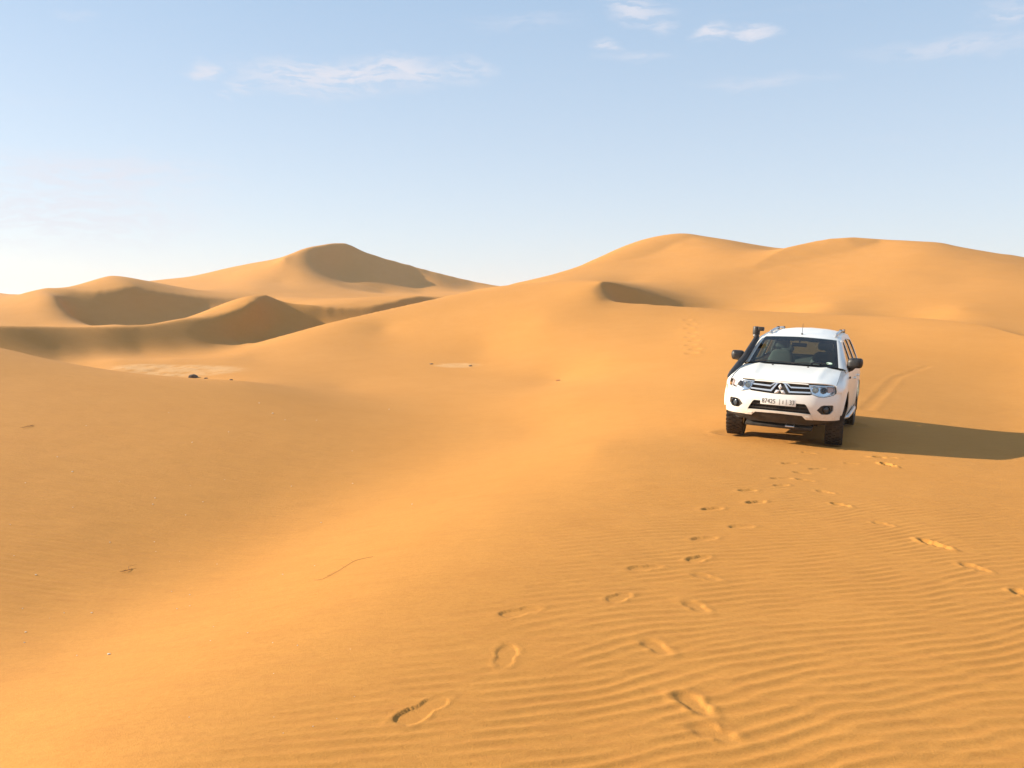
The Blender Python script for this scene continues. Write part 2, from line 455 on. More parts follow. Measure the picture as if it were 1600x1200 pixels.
# footprints: photo pixels of the heel and of the toe, depth in m, softness (1 = old and blown over)
STEPS = [
    (700, 1086, 616, 1134, .017, 0), (783, 1044, 797, 1004, .011, .15), (846, 947, 780, 963, .017, .1), (985, 926, 950, 940, .016, .3),
    (1036, 884, 980, 891, .018, .3), (1108, 868, 1074, 877, .024, .2), (1122, 839, 1080, 844, .022, .2), (1180, 822, 1138, 824, .024, .2), (1130, 794, 1096, 797, .018, .3),
    (1196, 784, 1166, 787, .022, .3), (1182, 766, 1154, 768, .018, .4), (1232, 758, 1210, 760, .016, .5), (1274, 752, 1244, 749, .020, .4), (1270, 740, 1238, 737, .02, .4),
    (1244, 723, 1222, 724, .018, .5), (1276, 709, 1252, 706, .020, .4), (1262, 691, 1252, 693, .014, .5), (1240, 747, 1202, 748, .015, .5), (1290, 731, 1265, 733, .014, .5),
    (1410, 732, 1368, 721, .075, .3), (1404, 717, 1362, 714, .05, .4), (1340, 724, 1322, 723, .015, .5),
    (1328, 793, 1300, 787, .024, .3), (1302, 772, 1278, 767, .016, .4), (1396, 824, 1364, 816, .022, .4), (1494, 862, 1430, 842, .08, .2), (1548, 896, 1500, 880, .03, .35), (1612, 934, 1588, 924, .04, .2),
    (1108, 1118, 1060, 1080, .05, 1.0), (1040, 1020, 1010, 1000, .035, 1.0), (1100, 955, 1075, 940, .03, 1.0), (1115, 905, 1090, 898, .028, 1.0), (1130, 1150, 1100, 1140, .03, 1.0),
]
for k in range(9):      # the far trail that climbs the slope behind the car
    STEPS.append((1074 + (k % 2) * 6 + k * .8, 500 + k * 6.5, 1073 + (k % 2) * 6 + k * .8, 497 + k * 6.5, .03, .7))
# old tyre tracks: photo pixels along each rut, depth
RUTS = [
    ([(1348, 612), (1372, 592), (1410, 576), (1460, 564), (1520, 557), (1600, 553)], .0012), ([(1346, 598), (1380, 580), (1420, 566), (1470, 555), (1530, 548), (1600, 545)], .0012),
    ([(1352, 640), (1400, 590), (1450, 572), (1540, 560)], .006),
]
# patches where the wind has bared the pale crusted pan
PANS = [(290, 578, 110, 9), (240, 574, 70, 6), (715, 571, 40, 4)]


def segment_dist(x, y, P):
    best = np.full(x.shape, 1e9)
    for a, b in zip(P[:-1], P[1:]):
        d = b - a; L = d @ d
        t = np.clip(((x - a[0]) * d[0] + (y - a[1]) * d[1]) / L, 0, 1)
        best = np.minimum(best, np.hypot(x - a[0] - t * d[0], y - a[1] - t * d[1]))
    return best


def sand_detail(x, y):
    """ripples, prints and ruts in the sand, in metres, on top of dune_height"""
    r = np.hypot(x, y)
    out = np.zeros_like(x)
    m = np.nonzero((r < 34) & (y > -2))[0]
    X, Y, q = x[m], y[m], r[m]
    bx = np.interp(Y, BROW[:, 1], BROW[:, 0])
    side = X - bx
    wob = value_noise(X, Y, .45, 7) - .5
    on = smooth01((side - .15 + wob * 1.2) / (1.1 + .12 * Y)) * smooth01((21 - q) / 12) * (0.72 + .55 * value_noise(X + 9, Y, .35, 3))
    wx = X + .10 * (value_noise(X, Y, .9, 21) - .5) * 2; wy = Y + .16 * (value_noise(X, Y, .8, 22) - .5) * 2
    ph, mag = wave_field(wx, wy, .092, rad(90 + 21), rad(6.0), .10, 36, 5)
    prof = np.cos(ph + .35 * np.sin(ph))
    rip = prof * np.minimum(mag * 1.25, 1.15) * RIPPLE * on
    # very fine ripples on the slope at the left
    ph2, mag2 = wave_field(X, Y, .11, rad(90 - 4), rad(5), .12, 20, 9)
    fine = np.cos(ph2) * np.minimum(mag2, 1) * .0024 * smooth01((-side - 1.0) / 2) * smooth01((20 - q) / 10) * value_noise(X, Y, .5, 12)
    # soft unevenness
    soft = (value_noise(X, Y, 1.1, 31) - .5) * .005 + (value_noise(X, Y, 2.7, 32) - .5) * .005 + (value_noise(X * .6, Y * .6 + X * .3, .5, 33) - .5) * .018
    soft *= smooth01((30 - q) / 10)
    keep = np.ones_like(X)
    dz = np.zeros_like(X)
    for (hx, hy, tx, ty, dep, old) in STEPS:
        if hy < 600:
            continue
        h = ground_hit(hx, hy); t = ground_hit(tx, ty)
        c = (h + t) / 2; d = t - h; L0 = math.hypot(*d); d = d / L0
        L = min(max(L0, .22), .34) * .84; dep = dep * (.30 if hy > 810 else .62) * (.6 if old > .9 else 1)
        near = np.nonzero((np.abs(X - c[0]) < .7) & (np.abs(Y - c[1]) < .7))[0]
        if not len(near):
            continue
        px, py = X[near] - c[0], Y[near] - c[1]
        u = (px * d[0] + py * d[1]) / (L / 2); w = -px * d[1] + py * d[0]
        wid = .052 - .012 * np.exp(-((u + .15) / .25) ** 2) + .006 * u
        jit = 1 + .25 * (value_noise(px * 1 + hx, py + hy, 9, 17) - .5)
        e = np.sqrt(u ** 2 * .96 + (w / wid) ** 2 * jit) if old > .1 else np.maximum(np.sqrt(u ** 2 + (w / (wid * 1.12)) ** 4) ** .9, np.abs(w) / wid)
        soft_e = .10 + .55 * old
        inside = smooth01((1 + soft_e / 2 - e) / soft_e)
        rim = np.exp(-((e - 1.28 - .2 * old) / (.20 + .25 * old)) ** 2) * .38 * (0.6 + .8 * value_noise(px * 1 + hx * 3, py, 7, 19))
        tilt = 1 + .55 * u * (1 - old)
        tread = (.16 * np.sign(np.sin(u * 17)) * inside * (1 - old) if old < .25 else 0)
        dz[near] += dep * (-inside * tilt + rim + .15 * tread)
        keep[near] *= 1 - .9 * inside - .35 * np.exp(-((e - 1.3) / .4) ** 2) * (1 - old)
    out[m] = rip * np.clip(keep, 0, 1) + fine + soft + dz
    m = np.nonzero((r > 12) & (r < 75) & (y > 5))[0]
    X, Y = x[m], y[m]
    dz = np.zeros_like(X)
    for pts, dep in RUTS:
        P = np.array([ground_hit(*p) for p in pts])
        e = segment_dist(X, Y, P)
        w = .11
        dz += dep * (-np.exp(-(e / w) ** 4) + .55 * np.exp(-((e - 1.9 * w) / (.7 * w)) ** 2)) * (.6 + .8 * value_noise(X, Y, 1.3, 41))
    for (hx, hy, tx, ty, dep, old) in STEPS:
        if hy < 600:
            h = ground_hit(hx, hy)
            e = np.hypot((X - h[0]) / .26, (Y - h[1]) / .42)
            dz += dep * (-np.exp(-e ** 4) + .45 * np.exp(-((e - 1.5) / .4) ** 2))
    for (px, py, sx, sy) in PANS:      # broken crust
        c = ground_hit(px, py); l = ground_hit(px - sx, py); f = ground_hit(px, py - sy)
        e = np.hypot((X - c[0]) / abs(c[0] - l[0]), (Y - c[1]) / abs(f[1] - c[1]))
        dz += smooth01((1.1 - e) / .4) * (value_noise(X, Y, 1.6, 51) - .5) * .045
    out[m] += dz
    # slip-face gullies and long wind streaks far off
    m = np.nonzero(r > 40)[0]
    X, Y = x[m], y[m]
    out[m] += (value_noise(X, Y, .16, 61) - .5) * .10 * smooth01((r[m] - 40) / 60) + (value_noise(X * .3 + Y, Y * .3 - X, .35, 62) - .5) * .05 * smooth01((r[m] - 40) / 60)
    return out


RIPPLE = .0023


def ground_z(x, y):
    a = np.atleast_1d(np.asarray(x, float)); b = np.atleast_1d(np.asarray(y, float))
    return float((dune_height(a, b) + sand_detail(a, b))[0])


# ------------------------------------------------------------------ materials
MATS = {}


def new_mat(name):
    m = bpy.data.materials.new(name)
    m.use_nodes = True
    MATS[name] = m
    return m, NT(m.node_tree)


def finish(N, shader):
    o = N.n('ShaderNodeOutputMaterial')
    N.t.links.new(shader, o.inputs[0])


def make_sand():
    m, N = new_mat('sand')
    pos = N.n('ShaderNodeNewGeometry').outputs['Position']
    big = N.noise(pos, .05, 4, .55)
    mid = N.noise(N.vec('MULTIPLY', pos, (1, .55, 1)), .7, 5, .6)
    grain = N.noise(pos, 140.0, 3, .75)
    speck = N.noise(pos, 420.0, 2, .7)
    col = N.mix(N.ramp(big, .3, .7), SAND_A, SAND_B)
    col = N.mix(N.math('MULTIPLY', N.ramp(mid, .35, .75), .35), col, SAND_C)
    col = N.mix(N.math('MULTIPLY', N.ramp(grain, .52, .75), .28), col, (.32, .13, .03, 1))
    col = N.mix(N.math('MULTIPLY', N.ramp(speck, .62, .80), .35), col, (.72, .43, .18, 1))
    mott = N.noise(pos, 38.0, 4, .7)
    col = N.mix(N.math('MULTIPLY', N.ramp(mott, .40, .68), .34), col, (.40, .160, .030, 1))
    far_mott = N.noise(N.vec('MULTIPLY', pos, (1, 1.8, 1)), 2.2, 6, .7)
    col = N.mix(N.math('MULTIPLY', N.ramp(far_mott, .42, .70), .26), col, (.43, .178, .036, 1))
    streak = N.noise(N.vec('MULTIPLY', pos, (1, 3.2, 1)), 5.0, 6, .68)
    col = N.mix(N.math('MULTIPLY', N.ramp(streak, .42, .70), .42), col, (.45, .187, .042, 1))
    pan = N.n('ShaderNodeAttribute', attribute_name='pan').outputs['Fac']
    crust = N.noise(N.vec('MULTIPLY', pos, (1, .35, 1)), 1.9, 6, .65)
    pf = N.math('MULTIPLY', pan, N.ramp(crust, .30, .55), clamp=True)
    pale = N.mix(N.ramp(N.noise(pos, 3.0, 4, .6), .35, .7), (.68, .43, .21, 1), (.60, .34, .14, 1))
    col = N.mix(N.math('MULTIPLY', pf, .48), col, pale)
    crack = N.math('MULTIPLY', pan, N.ramp(N.noise(N.vec('MULTIPLY', pos, (1, .22, 1)), 2.6, 5, .7), .64, .72), clamp=True)
    col = N.mix(N.math('MULTIPLY', crack, .75), col, (.16, .085, .035, 1))
    b1 = N.n('ShaderNodeBump', {'Strength': .6, 'Distance': .005, 'Height': grain}).outputs[0]
    b2 = N.n('ShaderNodeBump', {'Strength': .13, 'Distance': .05, 'Height': N.noise(N.vec('MULTIPLY', pos, (1, 1.6, 1)), 3.0, 5, .6), 'Normal': b1}).outputs[0]
    b3 = N.n('ShaderNodeBump', {'Strength': .16, 'Distance': .08, 'Height': N.noise(N.vec('MULTIPLY', pos, (.7, 2.4, 1)), 1.3, 7, .66), 'Normal': b2}).outputs[0]
    p = N.n('ShaderNodeBsdfPrincipled', {'Base Color': col, 'Roughness': .95, 'Normal': b3, 'Specular IOR Level': .15})
    finish(N, p.outputs[0])
    return m


SAND_A = (.530, .236, .050, 1)
SAND_B = (.555, .252, .058, 1)
SAND_C = (.485, .204, .038, 1)
make_sand()


# ------------------------------------------------------------------ the sand sheet
def make_ground():
    front = np.arange(-36, 36.01, .085)
    side = [36.0]; st = .25
    while side[-1] < 178:
        side.append(side[-1] + st); st = min(st * 1.16, 5)
    side = np.array(side[1:]); side = side[side < 179]
    th = np.radians(np.concatenate([-180 + 0 * side[:1] + 0, -side[::-1], front, side]))
    th[0] = -math.pi
    rr = np.exp(np.concatenate([np.linspace(math.log(.25), math.log(1.6), 40, endpoint=False), np.arange(math.log(1.6), math.log(8.0), .0038),
                                np.arange(math.log(8.0), math.log(14), .0036), np.arange(math.log(14), math.log(30), .0062), np.arange(math.log(30), math.log(330), .0072), np.linspace(math.log(330), math.log(1490), 30)]))
    nt, nr = len(th), len(rr)
    T, Rr = np.meshgrid(th, rr, indexing='ij')
    x = (np.sin(T) * Rr).ravel(); y = (np.cos(T) * Rr).ravel()
    z = dune_height(x, y) + sand_detail(x, y)
    # the tyres press into the sand
    for X0 in (-.78, .78):
        for Y0 in (-1.5, 1.3):
            c = car_point(X0, Y0, 0); e = np.hypot((x - c[0]) / .30, (y - c[1]) / .34)
            z += -.03 * np.exp(-e ** 4) + .008 * np.exp(-((e - 1.35) / .3) ** 2)
    co = np.empty((nt * nr + 1, 3), np.float32)
    co[:-1, 0], co[:-1, 1], co[:-1, 2] = x, y, z
    co[-1] = (0, 0, z.reshape(nt, nr)[:, 0].mean())
    i = np.arange(nt)[:, None]; j = np.arange(nr - 1)[None, :]
    i2 = (i + 1) % nt
    q = np.stack([(i * nr + j), (i2 * nr + j), (i2 * nr + j + 1), (i * nr + j + 1)], -1).reshape(-1, 4)[:, ::-1]
    tri = np.stack([np.full(nt, nt * nr), np.arange(nt) * nr, ((np.arange(nt) + 1) % nt) * nr], 1)[:, ::-1]
    me = bpy.data.meshes.new('ground')
    nq, ntq = len(q), len(tri)
    me.vertices.add(len(co)); me.vertices.foreach_set('co', co.ravel())
    me.loops.add(nq * 4 + ntq * 3); me.loops.foreach_set('vertex_index', np.concatenate([q.ravel(), tri.ravel()]).astype(np.int32))
    me.polygons.add(nq + ntq)
    me.polygons.foreach_set('loop_start', np.concatenate([np.arange(nq) * 4, nq * 4 + np.arange(ntq) * 3]).astype(np.int32))
    me.polygons.foreach_set('use_smooth', np.ones(nq + ntq, bool))
    me.update(calc_edges=True)
    pan = np.zeros(len(co), np.float32)
    for (px, py, sx, sy) in PANS:
        c = ground_hit(px, py); l = ground_hit(px - sx, py); f = ground_hit(px, py - sy)
        e = np.hypot((co[:, 0] - c[0]) / abs(c[0] - l[0]), (co[:, 1] - c[1]) / abs(f[1] - c[1]))
        pan = np.maximum(pan, smooth01((1.15 - e) / .5).astype(np.float32))
    at = me.attributes.new('pan', 'FLOAT', 'POINT'); at.data.foreach_set('value', pan)
    me.materials.append(MATS['sand'])
    o = bpy.data.objects.new('ground', me)
    COL.objects.link(o)
    o['kind'] = 'structure'
    o['label'] = 'orange rippled desert sand rising into dunes all round'
    return o


make_ground()
# ------------------------------------------------------------------ car materials
def simple(name, col, rough=.5, metal=0.0, coat=0.0, spec=.5):
    m, N = new_mat(name)
    p = N.n('ShaderNodeBsdfPrincipled', {'Base Color': (*col, 1), 'Roughness': rough, 'Metallic': metal, 'Coat Weight': coat, 'Coat Roughness': .05, 'Specular IOR Level': spec})
    finish(N, p.outputs[0])
    return m


def make_paint():
    m, N = new_mat('white_paint')
    tc = N.n('ShaderNodeTexCoord').outputs['Object']
    sep = N.n('ShaderNodeSeparateXYZ', {0: tc})
    n1 = N.noise(tc, 2.4, 5, .65); n2 = N.noise(tc, 26.0, 4, .7)
    low = N.ramp(N.math('ADD', sep.outputs[2], N.math('MULTIPLY', n1, .5)), .55, 1.15, 1.0, 0.0)
    dust = N.math('MULTIPLY', low, N.ramp(n2, .25, .8, .25, .75), clamp=True)
    dust = N.math('ADD', N.math('MULTIPLY', dust, .80), N.math('MULTIPLY', N.ramp(n1, .35, .8), .07), clamp=True)
    col = N.mix(dust, (.84, .81, .74, 1), (.58, .40, .20, 1))
    rg = N.math('ADD', .30, N.math('MULTIPLY', dust, .5))
    p = N.n('ShaderNodeBsdfPrincipled', {'Base Color': col, 'Roughness': rg, 'Coat Weight': .18, 'Coat Roughness': .12})
    finish(N, p.outputs[0])


def dusty(name, col, rough, amount, metal=0.0):
    m, N = new_mat(name)
    tc = N.n('ShaderNodeTexCoord').outputs['Object']
    d = N.math('MULTIPLY', N.ramp(N.noise(tc, 9.0, 5, .7), .3, .75), amount)
    c = N.mix(d, (*col, 1), (.42, .27, .13, 1))
    p = N.n('ShaderNodeBsdfPrincipled', {'Base Color': c, 'Roughness': rough, 'Metallic': metal})
    finish(N, p.outputs[0])


def glass_mat(name, tint, haze):
    """thin pane: what is behind shows through tinted, the surface mirrors the sky, a film of dust catches light"""
    m, N = new_mat(name)
    tr = N.n('ShaderNodeBsdfTransparent', {'Color': (*tint, 1)})
    gl = N.n('ShaderNodeBsdfGlossy', {'Color': (1, 1, 1, 1), 'Roughness': .02})
    df = N.n('ShaderNodeBsdfDiffuse', {'Color': (.55, .45, .32, 1)})
    tc = N.n('ShaderNodeTexCoord').outputs['Object']
    fac = N.math('MULTIPLY', N.ramp(N.noise(tc, 5.0, 5, .7), .25, .8), haze)
    mx = N.n('ShaderNodeMixShader', {0: fac, 1: tr.outputs[0], 2: df.outputs[0]})
    fr = N.n('ShaderNodeFresnel', {'IOR': 1.5})
    mx2 = N.n('ShaderNodeMixShader', {0: fr.outputs[0], 1: mx.outputs[0], 2: gl.outputs[0]})
    finish(N, mx2.outputs[0])


make_paint()
dusty('black_plastic', (.018, .018, .019), .55, .10)
dusty('snorkel_plastic', (.010, .009, .009), .5, .06)
dusty('rubber', (.020, .019, .018), .85, .16)
dusty('underbody', (.012, .012, .012), .8, .08)
simple('gloss_black', (.01, .01, .011), .18)
simple('chrome', (.80, .79, .77), .28, .75)
simple('emblem_silver', (.80, .80, .79), .35, .35)
simple('satin_silver', (.58, .58, .58), .32, 1.0)
simple('reflector', (.86, .87, .88), .16, 1.0)
simple('orange_lens', (.78, .56, .50), .25)
simple('red_lens', (.45, .015, .012), .2)
simple('lamp_glass', (.05, .06, .07), .06)
simple('plate_white', (.80, .79, .74), .45)
simple('plate_ink', (.10, .095, .08), .5)
simple('seat_fabric', (.36, .35, .31), .85)
simple('dark_trim', (.03, .032, .036), .7)
simple('roof_lining', (.36, .35, .32), .9)
simple('sticker_green', (.55, .74, .50), .5)
simple('sticker_white', (.75, .80, .72), .5)
glass_mat('windscreen_glass', (.29, .38, .37), .02)
glass_mat('window_glass', (.42, .46, .45), .05)
glass_mat('lens_glass', (.93, .95, .96), .05)


# ------------------------------------------------------------------ mesh helpers
def link_mesh(name, verts, faces, mat, parent=None, smooth=True, angle=35):
    me = bpy.data.meshes.new(name)
    me.from_pydata([tuple(map(float, v)) for v in verts], [], [tuple(map(int, f)) for f in faces])
    me.update()
    for mm in (mat if isinstance(mat, (list, tuple)) else [mat]):
        me.materials.append(MATS[mm])
    if smooth:
        me.polygons.foreach_set('use_smooth', np.ones(len(me.polygons), bool))
        me.set_sharp_from_angle(angle=rad(angle))
    o = bpy.data.objects.new(name, me)
    COL.objects.link(o)
    if parent is not None:
        o.parent = parent
    return o


class MB:
    """collects shapes into one mesh"""
    def __init__(self):
        self.v, self.f = [], []

    def add(self, v, f):
        b = len(self.v)
        self.v += [tuple(p) for p in v]
        self.f += [tuple(i + b for i in q) for q in f]
        return self

    def box(self, c, s, rot=None, bev=0.0):
        bm = bmesh.new()
        bmesh.ops.create_cube(bm, size=1.0)
        for v in bm.verts:
            v.co = Vector((v.co.x * s[0], v.co.y * s[1], v.co.z * s[2]))
        if bev:
            bmesh.ops.bevel(bm, geom=bm.edges[:], offset=bev, segments=2, affect='EDGES', profile=.5)
        R_ = rot if rot is not None else Matrix.Identity(3)
        bm.verts.index_update()
        self.add([R_ @ v.co + Vector(c) for v in bm.verts], [[v.index for v in f.verts] for f in bm.faces])
        bm.free()
        return self

    def tube(self, pts, r, seg=10, flat=1.0, cap=True, up=(0, 0, 1)):
        pts = [Vector(p) for p in pts]
        rs = r if isinstance(r, (list, tuple)) else [r] * len(pts)
        v, f = [], []
        prev = None
        for i, p in enumerate(pts):
            t = (pts[min(i + 1, len(pts) - 1)] - pts[max(i - 1, 0)]).normalized()
            u = Vector(up) if abs(t.dot(Vector(up))) < .95 else Vector((1, 0, 0))
            a = t.cross(u).normalized(); b = a.cross(t)
            for k in range(seg):
                q = 2 * math.pi * k / seg
                v.append(p + a * math.cos(q) * rs[i] * flat + b * math.sin(q) * rs[i])
        n = len(pts)
        for i in range(n - 1):
            for k in range(seg):
                f.append((i * seg + k, i * seg + (k + 1) % seg, (i + 1) * seg + (k + 1) % seg, (i + 1) * seg + k))
        if cap:
            f.append(tuple(range(seg))[::-1]); f.append(tuple((n - 1) * seg + k for k in range(seg)))
        return self.add(v, f)

    def lathe(self, prof, c, axis='X', seg=32, closed=False):
        """prof: (radius, along)"""
        v, f = [], []
        n = len(prof)
        for (r, h) in prof:
            for k in range(seg):
                q = 2 * math.pi * k / seg
                a, b = r * math.cos(q), r * math.sin(q)
                p = {'X': (h, a, b), 'Y': (a, h, b), 'Z': (a, b, h)}[axis]
                v.append(Vector(p) + Vector(c))
        for i in range(n if closed else n - 1):
            j = (i + 1) % n
            for k in range(seg):
                f.append((i * seg + k, i * seg + (k + 1) % seg, j * seg + (k + 1) % seg, j * seg + k))
        if not closed:
            if prof[0][0] > 1e-4: f.append(tuple(range(seg))[::-1])
            if prof[-1][0] > 1e-4: f.append(tuple((n - 1) * seg + k for k in range(seg)))
        return self.add(v, f)

    def build(self, name, mat, parent=None, smooth=True, angle=35, fix=True):
        o = link_mesh(name, self.v, self.f, mat, parent, smooth, angle)
        if fix:
            bm = bmesh.new(); bm.from_mesh(o.data)
            bmesh.ops.recalc_face_normals(bm, faces=bm.faces[:])
            bm.to_mesh(o.data); bm.free()
            if smooth: o.data.set_sharp_from_angle(angle=rad(angle))
        return o


def densify(poly, step):
    out = []
    n = len(poly)
    for i in range(n):
        a = np.array(poly[i], float); b = np.array(poly[(i + 1) % n], float)
        k = max(1, int(math.ceil(np.linalg.norm(b - a) / step)))
        out += [a + (b - a) * t / k for t in range(k)]
    return out


def in_poly(x, y, poly):
    c = False
    n = len(poly)
    for i in range(n):
        x1, y1 = poly[i]; x2, y2 = poly[(i + 1) % n]
        if (y1 > y) != (y2 > y) and x < (x2 - x1) * (y - y1) / (y2 - y1) + x1:
            c = not c
    return c


def round_poly(poly, r=.02, n=3):
    """cut the corners of a 2-D outline with short arcs"""
    out = []
    m = len(poly)
    for i in range(m):
        p = np.array(poly[i], float); a = np.array(poly[i - 1], float); b = np.array(poly[(i + 1) % m], float)
        la, lb = np.linalg.norm(a - p), np.linalg.norm(b - p)
        q = min(r, la * .45, lb * .45)
        s = p + (a - p) / la * q; e = p + (b - p) / lb * q
        for k in range(n + 1):
            t = k / n
            out.append((1 - t) ** 2 * s + 2 * t * (1 - t) * p + t * t * e)
    return out


def panel(name, outline, fn, mat, parent, holes=(), step=.05, thick=.012, smooth=True, angle=40):
    """a sheet-metal panel: a flat outline with holes, meshed and laid on the curved body by fn(u, v), folded in at its edges"""
    rings = [densify(outline, step)] + [densify(h, step) for h in holes]
    P, E = [], []
    for rg in rings:
        b = len(P); P += [Vector((p[0], p[1])) for p in rg]
        E += [(b + i, b + (i + 1) % len(rg)) for i in range(len(rg))]
    nb = len(P)
    A = np.array([tuple(p) for p in P]); lo, hi = A.min(0), A.max(0)
    bnd = A
    for iu in range(int((hi[0] - lo[0]) / step) + 1):
        for iv in range(int((hi[1] - lo[1]) / step) + 1):
            q = (lo[0] + (iu + .5 + .21 * (iv % 2)) * step, lo[1] + (iv + .5) * step)
            if np.hypot(bnd[:, 0] - q[0], bnd[:, 1] - q[1]).min() < step * .45: continue
            if in_poly(q[0], q[1], rings[0]) and not any(in_poly(q[0], q[1], r) for r in rings[1:]):
                P.append(Vector(q))
    vv, ee, ff, ov, oe, of = delaunay_2d_cdt(P, E, [], 0, 1e-6)
    tris = []
    for f in ff:
        cx = sum(vv[i][0] for i in f) / len(f); cy = sum(vv[i][1] for i in f) / len(f)
        if in_poly(cx, cy, rings[0]) and not any(in_poly(cx, cy, r) for r in rings[1:]):
            tris.append(tuple(f))
    pos = [Vector(fn(p[0], p[1])) for p in vv]
    h = .004
    nor = []
    for p, c in zip(vv, pos):
        a = Vector(fn(p[0] + h, p[1])) - c; b = Vector(fn(p[0], p[1] + h)) - c
        n = a.cross(b)
        nor.append(n.normalized() if n.length > 1e-12 else Vector((0, 0, 1)))
    if thick:
        cnt = {}
        for f in tris:
            for i in range(3):
                e = (f[i], f[(i + 1) % 3]); cnt[frozenset(e)] = cnt.get(frozenset(e), []) + [e]
        N0 = len(pos)
        verts = pos + [c - n * thick for c, n in zip(pos, nor)]
        faces = list(tris) + [(c + N0, b + N0, a + N0) for a, b, c in tris]
        for es in cnt.values():
            if len(es) == 1:
                a, b = es[0]
                faces.append((b, a, a + N0, b + N0))
    else:
        verts, faces = pos, tris
    return link_mesh(name, verts, faces, mat, parent, smooth, angle)


def mirror_u(poly):
    return [(-p[0], p[1]) for p in poly][::-1]


# ------------------------------------------------------------------ the car
def make_car():
    car = bpy.data.objects.new('car', None)
    COL.objects.link(car)
    car.matrix_world = Matrix.Translation(CAR_LOC) @ CAR_ROT.to_4x4()
    car['label'] = 'white off-road car with black snorkel parked on the sand, facing the camera'
    car['category'] = 'car'

    PX = np.array([0, .2, .4, .55, .68, .78, .85, .885, .90, .906, .906])
    PY = np.array([-2.36, -2.353, -2.333, -2.30, -2.24, -2.15, -2.03, -1.90, -1.75, -1.5, -1.0])
    tt = np.linspace(0, 1, 400)
    # smooth the plan curve
    cc = catmull(np.stack([PX, PY], 1), .01)
    U = np.concatenate([[0], np.cumsum(np.hypot(*np.diff(cc, axis=0).T))])

    def ux(x):
        k = np.argmax(cc[:, 0] >= abs(x) - 1e-9)
        return math.copysign(U[k] - (cc[k, 0] - abs(x)) * (U[k] - U[k - 1]) / max(cc[k, 0] - cc[k - 1, 0], 1e-9) if k else 0.0, x)

    def uy(y):
        return float(np.interp(y, cc[:, 1], U))

    def front_prof(z):
        return float(np.interp(z, [.30, .40, .455, .52, .62, .70, .78, .84, .92, .98, 1.02], [-.10, -.05, -.018, 0, .012, .010, -.004, -.022, -.045, -.068, -.09]))

    def front(u, z, off=0.0):
        a = abs(u)
        x = float(np.interp(a, U, cc[:, 0])); y = float(np.interp(a, U, cc[:, 1]))
        x2 = float(np.interp(a + .01, U, cc[:, 0])); y2 = float(np.interp(a + .01, U, cc[:, 1]))
        t = Vector((x2 - x, y2 - y)).normalized()
        n = Vector((t.y, -t.x))
        k = front_prof(z) * float(np.interp(y, [-2.36, -2.1, -1.95], [1, .7, .15])) + off
        x += n.x * k; y += n.y * k
        return (math.copysign(x, u) if u else 0.0, y, z)

    def F(off):
        return lambda u, z: front(u, z, off)

    def xz(pts):                              # outlines given in (x, z) -> (u, z)
        return [(ux(p[0]), p[1]) for p in pts]

    # ---- front bumper
    half = xz([(.12, .806), (.43, .822), (.468, .832), (.56, .802), (.64, .800), (.775, .836), (.812, .866)]) + [(uy(-1.995), .866), (uy(-1.985), .70), (uy(-1.985), .462)] + \
        xz([(.87, .452), (.70, .447), (.517, .449), (.497, .485), (.466, .545), (.43, .61), (.395, .668), (.372, .684)])
    full = half + mirror_u(half)
    foghole = xz([(.548, .604), (.60, .668), (.64, .684), (.752, .688), (.772, .676), (.772, .605), (.735, .552), (.70, .544), (.62, .541)])
    bumper = panel('front_bumper', full, F(0), 'white_paint', car, holes=[foghole, mirror_u(foghole)], step=.035, thick=.02)
    # ---- dark backing behind every opening of the nose
    panel('radiator_backing', xz([(-.80, .36), (.80, .36), (.80, .98), (-.80, .98)]), F(-.085), 'underbody', car, step=.08, thick=.01)
    # ---- fog lamps
    for s in (1, -1):
        hole = foghole if s > 0 else mirror_u(foghole)
        cx = ux(.690 * s)
        bez = panel('fog_lamp', [(cx + (p[0] - cx) * 1.03, .613 + (p[1] - .613) * 1.03) for p in hole], F(-.022), 'black_plastic', car, step=.03, thick=.02)
        c = Vector(front(cx, .612, -.03)); n = (Vector(front(cx, .612, .05)) - c).normalized()
        q = n.to_track_quat('Z', 'Y').to_matrix()
        ring = MB().lathe([(.058, 0), (.066, .012), (.066, .024), (.056, .03), (.050, .022), (.050, .004)], (0, 0, 0), 'Z', 24)
        ring.v = [tuple(q @ Vector(v) + c) for v in ring.v]
        ring.build('lamp_ring', 'gloss_black', bez)
        len_ = MB().lathe([(.0001, .018), (.03, .015), (.050, .006)], (0, 0, 0), 'Z', 24)
        len_.v = [tuple(q @ Vector(v) + c) for v in len_.v]
        len_.build('lens', 'lamp_glass', bez)
    # ---- lower air intake
    intake = panel('lower_intake', xz([(-.51, .49), (.51, .49), (.50, .52), (.39, .70), (-.39, .70), (-.50, .52)]), F(-.055), 'underbody', car, step=.06, thick=.01)
    for z0, w in ((.575, .455), (.630, .42)):
        panel('slat', xz([(-w, z0 - .008), (w, z0 - .008), (w - .012, z0 + .008), (-w + .012, z0 + .008)]), F(-.028), 'black_plastic', intake, step=.05, thick=.022)
    for k in range(-4, 5):
        x0 = k * .1
        panel('upright', xz([(x0 - .004, .525), (x0 + .004, .525), (x0 + .004, .668), (x0 - .004, .668)]), F(-.042), 'black_plastic', intake, step=.08, thick=.01)
    # ---- white skid bar with its dark lower valance
    up_ = xz([(0, .540), (.30, .538), (.466, .532), (.490, .495), (.512, .447), (.405, .444), (.345, .502), (0, .510)])
    panel('skid_bar', up_ + [(-p[0], p[1]) for p in up_[1:-1]][::-1], F(.014), 'white_paint', car, step=.04, thick=.03)
    for s in (1, -1):
        panel('corner_block', xz([(s * .40, .452), (s * .475, .450), (s * .455, .492), (s * .392, .494)][::s]), F(.024), 'white_paint', car, step=.04, thick=.02)
